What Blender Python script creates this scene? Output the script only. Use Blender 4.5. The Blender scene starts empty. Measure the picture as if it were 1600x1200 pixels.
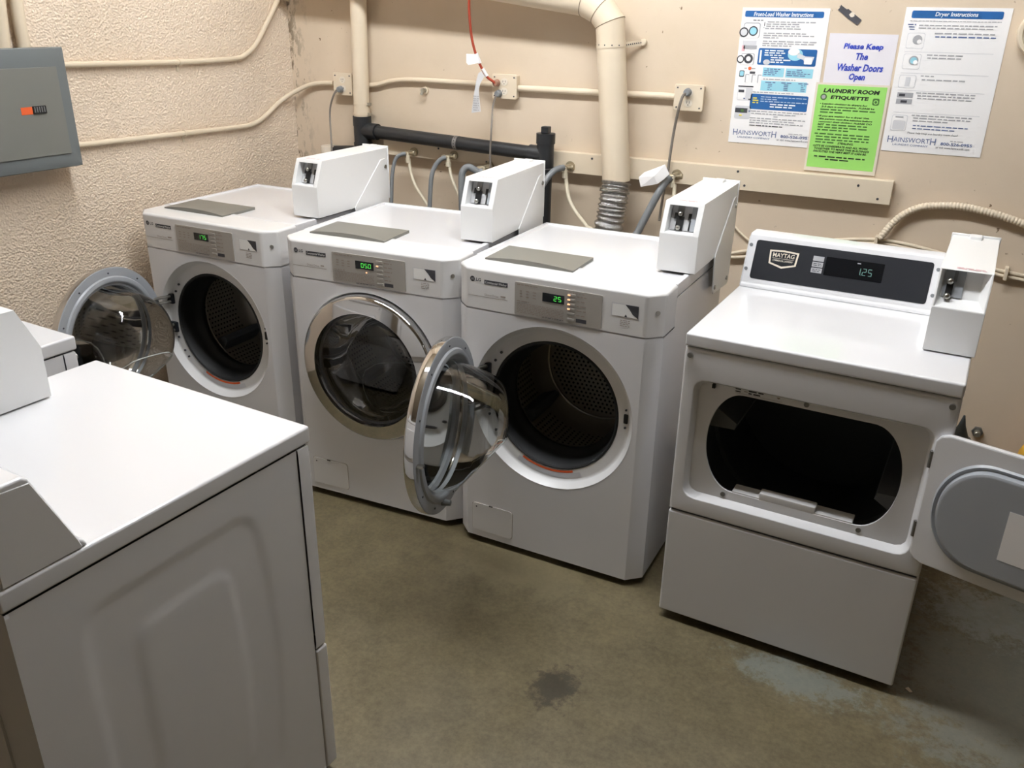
import bpy, bmesh, math, random
from mathutils import Vector, Matrix
random.seed(7)
SC = bpy.context.scene
COL = SC.collection
R = math.radians

# ------------------------------------------------------------------ camera, light, exposure
FPX = 1340.79
CAMLOC = Vector((1.3589, -2.2556, 1.7189))
CAMROT = (1.1613, -0.0150, 0.4768)
cd = bpy.data.cameras.new('camera'); cam = bpy.data.objects.new('camera', cd); COL.objects.link(cam)
cam.location = CAMLOC; cam.rotation_euler = CAMROT
cd.sensor_width = 36.0; cd.sensor_fit = 'HORIZONTAL'; cd.lens = 36.0 * FPX / 1600.0
cd.clip_start = 0.02; cd.clip_end = 60
SC.camera = cam
w = bpy.data.worlds.new('world'); SC.world = w; w.use_nodes = True
w.node_tree.nodes['Background'].inputs[0].default_value = (0.02, 0.02, 0.02, 1)
SC.view_settings.view_transform = 'Standard'; SC.view_settings.look = 'None'
SC.view_settings.gamma = 1.0; SC.view_settings.use_curve_mapping = False
SC.view_settings.exposure = 0.0
LIGHT_POWER = 142.0           # emission strength of the fluorescent tubes
FIX = (0.20, -0.30, 3.04)     # centre of the ceiling fixture
FIX_ROT = 0.0

# room
WALL_Y = 1.07
FLOOR_Z = -0.018
CEIL_Z = 3.12
def LWX(y): return -1.515 + 0.05 * (y - WALL_Y)

MROT = cam.rotation_euler.to_matrix()
def ray(u, v): return MROT @ Vector(((u - 800) / FPX, -(v - 600) / FPX, -1.0))
def PX(u, v, y):                      # photo pixel -> point on the plane y = const (things on the back wall)
    d = ray(u, v); return CAMLOC + d * ((y - CAMLOC.y) / d.y)
def PL(u, v, off=0.0):                # photo pixel -> point on the left wall, off metres in front of it
    d = ray(u, v); x0 = -1.515 - 0.05 * WALL_Y + off
    t = (x0 + 0.05 * CAMLOC.y - CAMLOC.x) / (d.x - 0.05 * d.y); return CAMLOC + d * t
def PZ(u, v, z):
    d = ray(u, v); return CAMLOC + d * ((z - CAMLOC.z) / d.z)

# ------------------------------------------------------------------ materials
def s2l(c):
    c = c / 255.0
    return c / 12.92 if c <= 0.04045 else ((c + 0.055) / 1.055) ** 2.4
def rgb(r, g, b): return (s2l(r), s2l(g), s2l(b), 1)
MAT = {}
def mat(name, col, rough=0.5, metal=0.0, emit=0.0, coat=0.0, spec=0.5):
    m = bpy.data.materials.new(name); m.use_nodes = True
    b = m.node_tree.nodes['Principled BSDF']
    b.inputs['Base Color'].default_value = col; b.inputs['Roughness'].default_value = rough
    b.inputs['Metallic'].default_value = metal; b.inputs['Specular IOR Level'].default_value = spec
    b.inputs['Coat Weight'].default_value = coat; b.inputs['Coat Roughness'].default_value = 0.08
    if emit:
        b.inputs['Emission Color'].default_value = col; b.inputs['Emission Strength'].default_value = emit
    MAT[name] = m; return m
def nodes(m): return m.node_tree.nodes, m.node_tree.links
def noise(m, scale, detail=4, rough=0.6, loc=(0, 0, 0), vec_scale=(1, 1, 1)):
    n, l = nodes(m)
    tc = n.new('ShaderNodeTexCoord'); mp = n.new('ShaderNodeMapping'); tx = n.new('ShaderNodeTexNoise')
    mp.inputs['Location'].default_value = loc; mp.inputs['Scale'].default_value = vec_scale
    l.new(tc.outputs['Object'], mp.inputs[0]); l.new(mp.outputs[0], tx.inputs['Vector'])
    tx.inputs['Scale'].default_value = scale; tx.inputs['Detail'].default_value = detail; tx.inputs['Roughness'].default_value = rough
    return tx
def ramp(m, src, stops):
    n, l = nodes(m); r = n.new('ShaderNodeValToRGB'); l.new(src, r.inputs[0])
    e = r.color_ramp.elements
    while len(e) < len(stops): e.new(0.5)
    for i, (p, c) in enumerate(stops): e[i].position = p; e[i].color = c
    return r
def mixc(m, fac, a, b, mode='MIX'):
    n, l = nodes(m); x = n.new('ShaderNodeMix'); x.data_type = 'RGBA'; x.blend_type = mode
    for sock, v in ((x.inputs[0], fac), (x.inputs[6], a), (x.inputs[7], b)):
        if hasattr(v, 'links'): l.new(v, sock)
        else: sock.default_value = v
    return x.outputs[2]
def bump(m, height, strength, dist=0.01):
    n, l = nodes(m); b = n.new('ShaderNodeBump'); b.inputs['Strength'].default_value = strength; b.inputs['Distance'].default_value = dist
    l.new(height, b.inputs['Height']); l.new(b.outputs[0], n['Principled BSDF'].inputs['Normal']); return b
def setcol(m, out): m.node_tree.links.new(out, m.node_tree.nodes['Principled BSDF'].inputs['Base Color'])

mat('white_enamel', rgb(223, 223, 226), 0.17, coat=0.2)
mat('white_plastic', rgb(222, 221, 221), 0.32)
mat('white_powder', rgb(236, 236, 236), 0.33)
mat('silver', rgb(172, 168, 162), 0.42, 0.25)
mat('grey_lid', rgb(120, 118, 111), 0.5)
mat('ring_grey', rgb(158, 162, 168), 0.38)
mat('black_rubber', rgb(14, 15, 17), 0.6)
mat('black_plastic', rgb(16, 17, 19), 0.4)
mat('console_black', rgb(22, 24, 30), 0.5, spec=0.3)
mat('display_black', rgb(14, 16, 20), 0.12)
mat('chrome', rgb(205, 205, 205), 0.06, 1.0)
mat('steel', rgb(170, 168, 162), 0.28, 1.0)
mat('zinc', rgb(150, 150, 150), 0.4, 0.9)
mat('drum_steel', rgb(176, 172, 164), 0.4, 0.6)
mat('drum_dark', rgb(104, 110, 118), 0.5, 0.1)
mat('seam_brown', rgb(122, 106, 84), 0.7)
mat('mech_grey', rgb(196, 196, 198), 0.4, 0.1)
mat('hole_dark', rgb(8, 8, 8), 0.8)
mat('green_led', rgb(90, 235, 90), 0.5, emit=0.7)
mat('teal_led', rgb(96, 134, 126), 0.5, emit=0.05)
mat('amber_led', rgb(255, 190, 140), 0.5, emit=1.3)
mat('panel_grey', rgb(104, 110, 112), 0.45, 0.1)
mat('panel_door_grey', rgb(116, 117, 112), 0.45, 0.1)
mat('orange', rgb(226, 96, 44), 0.5)
mat('abs_black', rgb(30, 32, 35), 0.42)
mat('hose_grey', rgb(118, 121, 124), 0.45)
mat('hose_cream', rgb(206, 196, 174), 0.45)
mat('cord_grey', rgb(118, 110, 102), 0.5)
mat('red_cord', rgb(168, 66, 44), 0.45)
mat('brown_plug', rgb(150, 112, 92), 0.5)
mat('brass_dirty', rgb(168, 156, 132), 0.4, 0.55)
mat('paper', rgb(240, 238, 238), 0.5)
mat('paper_lilac', rgb(228, 224, 230), 0.3)
mat('laminate', rgb(226, 216, 200), 0.25)
mat('green_paper', rgb(156, 218, 112), 0.4)
mat('ink_blue', rgb(36, 92, 152), 0.4)
mat('ink_royal', rgb(52, 72, 178), 0.4)
mat('ink_slate', rgb(92, 108, 150), 0.5)
mat('ink_pale', rgb(186, 200, 220), 0.5)
mat('ink_sky', rgb(150, 206, 222), 0.5)
mat('ink_black', rgb(22, 30, 18), 0.6)
mat('ink_green_dark', rgb(70, 112, 52), 0.6)
mat('ink_grey', rgb(164, 164, 168), 0.6)
mat('ink_lightgrey', rgb(206, 206, 210), 0.6)
mat('ink_dark', rgb(58, 58, 64), 0.6)
mat('ink_yellow', rgb(226, 206, 70), 0.6)
mat('ink_pink', rgb(222, 170, 178), 0.6)
mat('ink_sienna', rgb(150, 138, 128), 0.6)
mat('white_print', rgb(246, 246, 246), 0.5)
mat('yellow_plastic', rgb(232, 178, 58), 0.45)
mat('tag_clear', rgb(206, 206, 208), 0.25)
mat('lens_metal', rgb(176, 172, 160), 0.35, 0.8)
mat('lamp_white', rgb(235, 235, 232), 0.5)
mat('hose_end_dark', rgb(86, 94, 100), 0.55)

def wall_material(name, base, dark, bump_scale, bump_strength, speck):
    m = mat(name, base, 0.75, spec=0.25)
    big = noise(m, 1.6, 5, 0.6); small = noise(m, 38, 4, 0.7, (3, 1, 2))
    c = mixc(m, ramp(m, big.outputs[0], [(0.38, (0, 0, 0, 1)), (0.68, (1, 1, 1, 1))]).outputs[0], base, dark)
    if speck:
        sp = noise(m, 46, 2, 0.5, (7, 3, 9)); cl = noise(m, 3.0, 2, 0.5, (1, 8, 4))
        r1 = ramp(m, sp.outputs[0], [(0.71, (0, 0, 0, 1)), (0.75, (1, 1, 1, 1))])
        r2 = ramp(m, cl.outputs[0], [(0.50, (0, 0, 0, 1)), (0.62, (1, 1, 1, 1))])
        k = mixc(m, 1.0, r1.outputs[0], r2.outputs[0], 'MULTIPLY')
        c = mixc(m, k, c, rgb(120, 98, 76))
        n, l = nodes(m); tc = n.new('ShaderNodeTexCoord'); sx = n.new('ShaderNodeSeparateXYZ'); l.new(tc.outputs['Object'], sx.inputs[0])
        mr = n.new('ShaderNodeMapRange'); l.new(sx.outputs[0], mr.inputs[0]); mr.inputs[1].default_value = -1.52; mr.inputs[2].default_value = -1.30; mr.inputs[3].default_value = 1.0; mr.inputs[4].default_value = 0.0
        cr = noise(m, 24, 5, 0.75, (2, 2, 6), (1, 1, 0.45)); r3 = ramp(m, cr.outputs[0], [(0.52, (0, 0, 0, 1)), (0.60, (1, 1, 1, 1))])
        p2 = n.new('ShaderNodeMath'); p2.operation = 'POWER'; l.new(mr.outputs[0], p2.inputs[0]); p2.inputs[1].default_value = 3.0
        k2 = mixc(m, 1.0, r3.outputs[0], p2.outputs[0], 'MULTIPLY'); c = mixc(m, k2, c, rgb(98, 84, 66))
    setcol(m, c)
    if bump_strength > 0.3:
        vo = m.node_tree.nodes.new('ShaderNodeTexVoronoi'); vo.inputs['Scale'].default_value = bump_scale * 1.3
        tc = m.node_tree.nodes.new('ShaderNodeTexCoord'); m.node_tree.links.new(tc.outputs['Object'], vo.inputs['Vector'])
        tx = noise(m, bump_scale, 6, 0.65)
        mm = m.node_tree.nodes.new('ShaderNodeMath'); mm.operation = 'ADD'
        m.node_tree.links.new(vo.outputs['Distance'], mm.inputs[0]); m.node_tree.links.new(tx.outputs[0], mm.inputs[1])
        bump(m, mm.outputs[0], bump_strength, 0.012)
    else:
        bump(m, small.outputs[0], bump_strength, 0.006)
    return m
CREAM = rgb(212, 195, 174)
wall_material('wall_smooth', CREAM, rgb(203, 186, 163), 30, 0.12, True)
wall_material('wall_stucco', rgb(234, 216, 196), rgb(225, 206, 184), 95, 0.48, False)
wall_material('cream_paint', rgb(220, 206, 184), rgb(212, 196, 172), 30, 0.05, False)
m = MAT['cream_paint']; m.node_tree.nodes['Principled BSDF'].inputs['Roughness'].default_value = 0.45
wall_material('wall_block', rgb(150, 138, 120), rgb(138, 126, 108), 30, 0.12, False)
m = mat('ceiling_paint', rgb(190, 180, 164), 0.85); bump(m, noise(m, 60, 4).outputs[0], 0.2)

def concrete():
    m = mat('concrete', rgb(112, 100, 76), 0.42)
    a = noise(m, 2.2, 8, 0.65); b = noise(m, 14, 6, 0.7, (4, 2, 0)); c = noise(m, 5.5, 7, 0.7, (9, 5, 0))
    base = ramp(m, a.outputs[0], [(0.3, rgb(76, 68, 46)), (0.5, rgb(92, 83, 58)), (0.72, rgb(110, 100, 74))])
    col = mixc(m, 0.45, base.outputs[0], ramp(m, b.outputs[0], [(0.3, rgb(62, 56, 40)), (0.7, rgb(118, 107, 82))]).outputs[0])
    col = mixc(m, 0.22, col, ramp(m, noise(m, 75, 4, 0.7, (3, 6, 0)).outputs[0], [(0.35, rgb(52, 46, 32)), (0.65, rgb(128, 116, 90))]).outputs[0])
    n, l = nodes(m)
    def spot2(cx, cy, rx, ry, scale, colr, col, amount, nz=(0, 0, 0), gain=1.9):
        tc = n.new('ShaderNodeTexCoord'); mp = n.new('ShaderNodeMapping')
        mp.inputs['Location'].default_value = (-cx / rx, -cy / ry, 0); mp.inputs['Scale'].default_value = (1 / rx, 1 / ry, 0)
        l.new(tc.outputs['Object'], mp.inputs[0])
        ln = n.new('ShaderNodeVectorMath'); ln.operation = 'LENGTH'; l.new(mp.outputs[0], ln.inputs[0])
        nn = noise(m, scale, 7, 0.75, nz)
        inv = n.new('ShaderNodeMath'); inv.operation = 'SUBTRACT'; inv.inputs[0].default_value = 1.0; l.new(ln.outputs['Value'], inv.inputs[1])
        ad = n.new('ShaderNodeMath'); ad.operation = 'MULTIPLY_ADD'; l.new(nn.outputs[0], ad.inputs[0]); ad.inputs[1].default_value = gain
        sub = n.new('ShaderNodeMath'); sub.operation = 'SUBTRACT'; l.new(inv.outputs[0], sub.inputs[0]); sub.inputs[1].default_value = gain * 0.5
        l.new(sub.outputs[0], ad.inputs[2])
        r = ramp(m, ad.outputs[0], [(0.12, (0, 0, 0, 1)), (0.5, (amount, amount, amount, 1))])
        return mixc(m, r.outputs[0], col, colr)
    blue = rgb(124, 133, 130)
    col = spot2(1.22, -0.17, 0.24, 0.10, 30, blue, col, 0.5, (2, 0, 0), 2.6)
    col = spot2(1.72, 0.05, 0.34, 0.5, 22, rgb(118, 124, 120), col, 0.5, (5, 1, 0), 2.8)
    col = spot2(1.75, 0.42, 0.30, 0.2, 26, rgb(140, 148, 150), col, 0.5, (5, 7, 0), 2.6)
    col = spot2(0.63, -0.53, 0.085, 0.105, 34, rgb(40, 36, 28), col, 0.8, (1, 1, 0), 2.4)
    col = spot2(0.28, -0.08, 0.35, 0.16, 7, rgb(124, 114, 88), col, 0.5, (8, 1, 0))
    setcol(m, col)
    rr = ramp(m, c.outputs[0], [(0.3, (0.33, 0.33, 0.33, 1)), (0.7, (0.55, 0.55, 0.55, 1))])
    l.new(rr.outputs[0], n['Principled BSDF'].inputs['Roughness'])
    bump(m, b.outputs[0], 0.12, 0.004)
concrete()

def thin_glass(name, tint, rough=0.03, body=0.0):
    m = bpy.data.materials.new(name); m.use_nodes = True; n, l = nodes(m); n.clear()
    o = n.new('ShaderNodeOutputMaterial'); mx = n.new('ShaderNodeMixShader'); t = n.new('ShaderNodeBsdfTransparent'); g = n.new('ShaderNodeBsdfGlossy')
    t.inputs[0].default_value = tint; g.inputs['Roughness'].default_value = rough; g.inputs[0].default_value = (0.95, 0.95, 0.95, 1)
    f = n.new('ShaderNodeFresnel'); f.inputs[0].default_value = 1.6
    l.new(f.outputs[0], mx.inputs[0]); l.new(t.outputs[0], mx.inputs[1]); l.new(g.outputs[0], mx.inputs[2]); l.new(mx.outputs[0], o.inputs[0])
    MAT[name] = m
thin_glass('glass_clear', (0.80, 0.81, 0.80, 1))
thin_glass('glass_dark', (0.58, 0.58, 0.58, 1))
mat('glass_rim', rgb(196, 200, 198), 0.12)
m = mat('foil', rgb(190, 190, 190), 0.2, 1.0); bump(m, noise(m, 130, 5, 0.7).outputs[0], 0.9, 0.006)

# ------------------------------------------------------------------ mesh helpers
def box(bm, x0, x1, y0, y1, z0, z1):
    v = [bm.verts.new((x, y, z)) for z in (z0, z1) for y in (y0, y1) for x in (x0, x1)]
    for f in ((0, 2, 3, 1), (4, 5, 7, 6), (0, 1, 5, 4), (2, 6, 7, 3), (0, 4, 6, 2), (1, 3, 7, 5)):
        bm.faces.new([v[i] for i in f])
    return v
def prism(bm, poly, axis, a0, a1):
    """extrude a 2D polygon; axis 'x': poly=(y,z); 'y': poly=(x,z); 'z': poly=(x,y)"""
    def P(p, a): return {'x': (a, p[0], p[1]), 'y': (p[0], a, p[1]), 'z': (p[0], p[1], a)}[axis]
    A = [bm.verts.new(P(p, a0)) for p in poly]; B = [bm.verts.new(P(p, a1)) for p in poly]
    bm.faces.new(A); bm.faces.new(B[::-1])
    for i in range(len(poly)):
        j = (i + 1) % len(poly); bm.faces.new((A[i], B[i], B[j], A[j]))
def bevel(bm, w, seg=2, ang=30):
    bmesh.ops.recalc_face_normals(bm, faces=bm.faces[:])
    e = [e for e in bm.edges if len(e.link_faces) == 2 and e.calc_face_angle(0) > R(ang)]
    bmesh.ops.bevel(bm, geom=e, offset=w, segments=seg, profile=0.5, affect='EDGES', clamp_overlap=True)
def smooth_path(pts, n=8):
    pts = [Vector(p) for p in pts]
    if len(pts) < 3: return pts
    out = []
    P = [pts[0] * 2 - pts[1]] + pts + [pts[-1] * 2 - pts[-2]]
    for i in range(1, len(P) - 2):
        a, b, c, d = P[i - 1:i + 3]
        for k in range(n):
            t = k / n
            out.append(0.5 * ((2 * b) + (c - a) * t + (2 * a - 5 * b + 4 * c - d) * t * t + (3 * b - a - 3 * c + d) * t ** 3))
    out.append(pts[-1]); return out
def tube(bm, pts, r, n=10, cap=True, rfun=None):
    pts = [Vector(p) for p in pts]; rings = []
    t0 = (pts[1] - pts[0]).normalized(); up = Vector((0, 0, 1)) if abs(t0.z) < 0.9 else Vector((1, 0, 0))
    nrm = t0.cross(up).normalized()
    for i, p in enumerate(pts):
        t = (pts[min(i + 1, len(pts) - 1)] - pts[max(i - 1, 0)]).normalized()
        nrm = (nrm - t * nrm.dot(t)).normalized(); bi = t.cross(nrm)
        rr = rfun(i) if rfun else r
        rings.append([bm.verts.new(p + (nrm * math.cos(2 * math.pi * k / n) + bi * math.sin(2 * math.pi * k / n)) * rr) for k in range(n)])
    for a, b in zip(rings, rings[1:]):
        for k in range(n): bm.faces.new((a[k], a[(k + 1) % n], b[(k + 1) % n], b[k]))
    if cap: bm.faces.new(rings[0][::-1]); bm.faces.new(rings[-1])
def cyl(bm, p0, p1, r, n=16, r1=None):
    r1 = r if r1 is None else r1
    tube(bm, [p0, p1], r, n, True, lambda i: (r, r1)[i])
def lathe(bm, prof, cx, cz, n=64, fn=None):
    """revolve (r, y) about the axis parallel to Y through (cx, cz)"""
    rings = []
    for r, y in prof:
        if r < 1e-6: rings.append([bm.verts.new((cx, y, cz))])
        else: rings.append([bm.verts.new((cx + r * math.cos(2 * math.pi * k / n), y, cz + r * math.sin(2 * math.pi * k / n))) for k in range(n)])
    for a, b in zip(rings, rings[1:]):
        for k in range(n):
            j = (k + 1) % n
            if len(b) == 1: bm.faces.new((a[k], a[j], b[0]))
            elif len(a) == 1: bm.faces.new((a[0], b[j], b[k]))
            else: bm.faces.new((a[k], a[j], b[j], b[k]))
    if fn:
        for v in bm.verts: v.co = fn(v.co)
def lathe_z(bm, prof, cx, cy, n=24):
    rings = [[bm.verts.new((cx + max(r, 1e-4) * math.cos(2 * math.pi * k / n), cy + max(r, 1e-4) * math.sin(2 * math.pi * k / n), z)) for k in range(n)] for r, z in prof]
    for a, b in zip(rings, rings[1:]):
        for k in range(n): bm.faces.new((a[k], a[(k + 1) % n], b[(k + 1) % n], b[k]))
    bm.faces.new(rings[0][::-1]); bm.faces.new(rings[-1])
def torus(bm, c, R0, r, axis='y', n=48, k=8, a0=0, a1=2 * math.pi):
    full = abs(a1 - a0 - 2 * math.pi) < 1e-4
    N = n if full else n + 1; rings = []
    for i in range(N):
        a = a0 + (a1 - a0) * i / n; d = Vector((math.cos(a), 0, math.sin(a)))
        rings.append([bm.verts.new(Vector(c) + d * (R0 + r * math.cos(2 * math.pi * j / k)) + Vector((0, 1, 0)) * r * math.sin(2 * math.pi * j / k)) for j in range(k)])
    M = N if full else N - 1
    for i in range(M):
        a, b = rings[i], rings[(i + 1) % N]
        for j in range(k): bm.faces.new((a[j], b[j], b[(j + 1) % k], a[(j + 1) % k]))
def mk(name, bm, material, parent=None, sharp=38, wn=True):
    bmesh.ops.recalc_face_normals(bm, faces=bm.faces[:])
    for f in bm.faces: f.smooth = True
    for e in bm.edges:
        e.smooth = not (len(e.link_faces) == 2 and e.calc_face_angle(0) > R(sharp))
    me = bpy.data.meshes.new(name); bm.to_mesh(me); bm.free()
    me.materials.append(MAT[material] if isinstance(material, str) else material)
    o = bpy.data.objects.new(name, me); COL.objects.link(o)
    if parent: o.parent = parent
    if wn:
        md = o.modifiers.new('wn', 'WEIGHTED_NORMAL'); md.keep_sharp = True
    return o
def B(): return bmesh.new()
def mbox(name, material, parent, x0, x1, y0, y1, z0, z1, bev=0.0, seg=2):
    bm = B(); box(bm, x0, x1, y0, y1, z0, z1)
    if bev: bevel(bm, bev, seg)
    return mk(name, bm, material, parent)
def mtube(name, material, parent, pts, r, n=10, sm=8):
    bm = B(); tube(bm, smooth_path(pts, sm) if sm else pts, r, n); return mk(name, bm, material, parent)
def tag(o, label, cat, group=None):
    o['label'] = label; o['category'] = cat
    if group: o['group'] = group
    return o
def thing(name, label, cat, loc=(0, 0, 0), rz=0.0, group=None):
    o = bpy.data.objects.new(name, None); COL.objects.link(o); o.empty_display_size = 0.05
    o.location = loc; o.rotation_euler = (0, 0, rz); return tag(o, label, cat, group)
def struct(o): o['kind'] = 'structure'; return o
def rounded_rect(x0, x1, z0, z1, r, n=5):
    out = []
    for cx, cz, a in ((x1 - r, z1 - r, 0), (x0 + r, z1 - r, 90), (x0 + r, z0 + r, 180), (x1 - r, z0 + r, 270)):
        for k in range(n + 1):
            t = R(a + 90 * k / n); out.append((cx + r * math.cos(t), cz + r * math.sin(t)))
    return out

# ------------------------------------------------------------------ flat print (lettering and printed shapes)
_font_cache = {}
def font_mesh(s, bold=0.0):
    key = (s, bold)
    if key not in _font_cache:
        cu = bpy.data.curves.new('f', 'FONT'); cu.body = s; cu.resolution_u = 2; cu.offset = bold; cu.size = 1.0
        o = bpy.data.objects.new('f', cu); COL.objects.link(o); bpy.context.view_layer.update()
        me = bpy.data.meshes.new_from_object(o.evaluated_get(bpy.context.evaluated_depsgraph_get()))
        vs = [v.co.copy() for v in me.vertices]; fs = [tuple(p.vertices) for p in me.polygons]
        bpy.data.objects.remove(o); bpy.data.curves.remove(cu); bpy.data.meshes.remove(me)
        _font_cache[key] = (vs, fs)
    return _font_cache[key]
class Print:
    """collects print of one sheet; (a, b) are sheet coordinates, M maps (a, b, lift) to the parent's space"""
    def __init__(self, parent, M, step=0.0005):
        self.p, self.M, self.step, self.by = parent, M, step, {}
    def _bm(self, m, name):
        k = (m, name)
        if k not in self.by: self.by[k] = B()
        return self.by[k]
    def poly(self, m, pts, layer=1, name='printed_block'):
        bm = self._bm(m, name)
        bm.faces.new([bm.verts.new(self.M @ Vector((a, b, layer * self.step))) for a, b in pts])
    def rect(self, m, a0, a1, b0, b1, layer=1, r=0.0, name='printed_block'):
        if r: self.poly(m, rounded_rect(a0, a1, b0, b1, r, 3), layer, name)
        else: self.poly(m, [(a0, b0), (a1, b0), (a1, b1), (a0, b1)], layer, name)
    def disc(self, m, a, b, r, layer=1, ry=None, name='printed_block', n=20):
        ry = ry or r
        self.poly(m, [(a + r * math.cos(2 * math.pi * k / n), b + ry * math.sin(2 * math.pi * k / n)) for k in range(n)], layer, name)
    def text(self, m, s, a0, a1, bc, h, layer=2, bold=0.0, shear=0.0, name='lettering'):
        vs, fs = font_mesh(s, bold)
        if not vs: return
        x0 = min(v.x for v in vs); x1 = max(v.x for v in vs); y0 = min(v.y for v in vs); y1 = max(v.y for v in vs)
        sx = (a1 - a0) / (x1 - x0); sy = h / (y1 - y0); bm = self._bm(m, name)
        nv = [bm.verts.new(self.M @ Vector((a0 + (v.x - x0) * sx + shear * (v.y - y0) * sy, bc - h / 2 + (v.y - y0) * sy, layer * self.step))) for v in vs]
        for f in fs:
            try: bm.faces.new([nv[i] for i in f])
            except ValueError: pass
    def line(self, m, a0, a1, b, h, layer=2, name='text_lines'):
        """one line of print too small to read: separate word-length marks"""
        a = a0
        while a < a1 - h:
            wd = min(random.uniform(1.6, 5.0) * h, a1 - a)
            self.rect(m, a, a + wd, b - h * 0.36, b + h * 0.36, layer, name=name); a += wd + h * 0.8
    def build(self):
        for (m, name), bm in self.by.items():
            bmesh.ops.recalc_face_normals(bm, faces=bm.faces[:])
            me = bpy.data.meshes.new(name); bm.to_mesh(me); bm.free(); me.materials.append(MAT[m])
            o = bpy.data.objects.new(name, me); COL.objects.link(o); o.parent = self.p; o['kind'] = 'stuff'
FRONT = Matrix(((1, 0, 0, 0), (0, 0, -1, 0), (0, 1, 0, 0), (0, 0, 0, 1)))      # a->x, b->z, lift->-y
def front_at(y): return Matrix.Translation((0, y, 0)) @ FRONT
SEG = {'0': 'abcdef', '1': 'bc', '2': 'abged', '5': 'afgcd', '7': 'abc'}
def seven_seg(bm, s, a0, b0, wd, h, M, gap=0.35, th=0.16):
    a = a0; t = th * wd
    def bar(p, q, r_, s_):
        bm.faces.new([bm.verts.new(M @ Vector((x, y, 0))) for x, y in ((p, r_), (q, r_), (q, s_), (p, s_))])
    for ch in s:
        if ch == '.':
            bar(a - gap * wd * 0.7, a - gap * wd * 0.7 + t, b0, b0 + t); continue
        for g in SEG[ch]:
            x0, x1, y0, y1 = a, a + wd, b0, b0 + h; mid = b0 + h / 2
            {'a': lambda: bar(x0 + t, x1 - t, y1 - t, y1), 'd': lambda: bar(x0 + t, x1 - t, y0, y0 + t), 'g': lambda: bar(x0 + t, x1 - t, mid - t / 2, mid + t / 2),
             'f': lambda: bar(x0, x0 + t, mid + t * .3, y1 - t * .3), 'b': lambda: bar(x1 - t, x1, mid + t * .3, y1 - t * .3),
             'e': lambda: bar(x0, x0 + t, y0 + t * .3, mid - t * .3), 'c': lambda: bar(x1 - t, x1, y0 + t * .3, mid - t * .3)}[g]()
        a += wd * (1 + gap)

# ------------------------------------------------------------------ the room
bm = B(); box(bm, -2.2, 4.8, -5.2, 1.4, FLOOR_Z - 0.1, FLOOR_Z); struct(mk('floor', bm, 'concrete', wn=False))
bm = B(); box(bm, -2.2, 4.8, -5.2, 1.4, CEIL_Z, CEIL_Z + 0.1); struct(mk('ceiling', bm, 'ceiling_paint', wn=False))
bm = B(); box(bm, -2.2, 4.8, WALL_Y, WALL_Y + 0.12, FLOOR_Z, CEIL_Z); struct(mk('wall_back', bm, 'wall_smooth', wn=False))
bm = B(); prism(bm, [(LWX(-5.1), -5.1), (LWX(WALL_Y), WALL_Y), (LWX(WALL_Y) - 0.12, WALL_Y), (LWX(-5.1) - 0.12, -5.1)], 'z', FLOOR_Z, CEIL_Z)
struct(mk('wall_left', bm, 'wall_stucco', wn=False))
bm = B(); box(bm, 4.6, 4.72, -5.1, WALL_Y, FLOOR_Z, CEIL_Z); struct(mk('wall_right', bm, 'wall_block', wn=False))
bm = B(); box(bm, -2.0, 4.7, -5.12, -5.0, FLOOR_Z, CEIL_Z); struct(mk('wall_front', bm, 'wall_block', wn=False))
# timber board screwed along the wall
bm = B(); a = PX(600, 217, 1.032); b = PX(1397, 283, 1.032)
box(bm, -0.985, b.x, 1.032, WALL_Y, 1.115, 1.197); bevel(bm, 0.003, 2)
led = struct(mk('trim_1', bm, 'cream_paint'))
for u, v in ((925, 248), (1153, 268), (1163, 290), (1341, 290), (1371, 311), (760, 253), (685, 232)):
    p = PX(u, v, 1.031); bm = B(); cyl(bm, (p.x, 1.034, p.z), (p.x, 1.0305, p.z), 0.0045, 8); mk('nail_head', bm, 'ink_dark', led)

# ------------------------------------------------------------------ ceiling light (above the frame)
t = thing('ceiling_light', 'white two-tube fluorescent fixture on the ceiling above the washing machines', 'light', FIX, FIX_ROT)
mbox('housing', 'lamp_white', t, -1.24, 1.24, -0.11, 0.11, 0.02, CEIL_Z - FIX[2], 0.006)
em = bpy.data.materials.new('tube_glow'); em.use_nodes = True; MAT['tube_glow'] = em
bb = em.node_tree.nodes['Principled BSDF']; bb.inputs['Base Color'].default_value = (1, 1, 1, 1)
bb.inputs['Emission Color'].default_value = (0.945, 0.975, 1.0, 1); bb.inputs['Emission Strength'].default_value = LIGHT_POWER
for s in (-0.055, 0.055):
    bm = B(); cyl(bm, (-1.19, s, 0), (1.19, s, 0), 0.016, 14); mk('fluorescent_tube', bm, 'tube_glow', t)
    for e in (-1, 1): mbox('tube_holder', 'lamp_white', t, e * 1.20 - 0.012, e * 1.20 + 0.012, s - 0.014, s + 0.014, -0.018, 0.022, 0.002)

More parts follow.
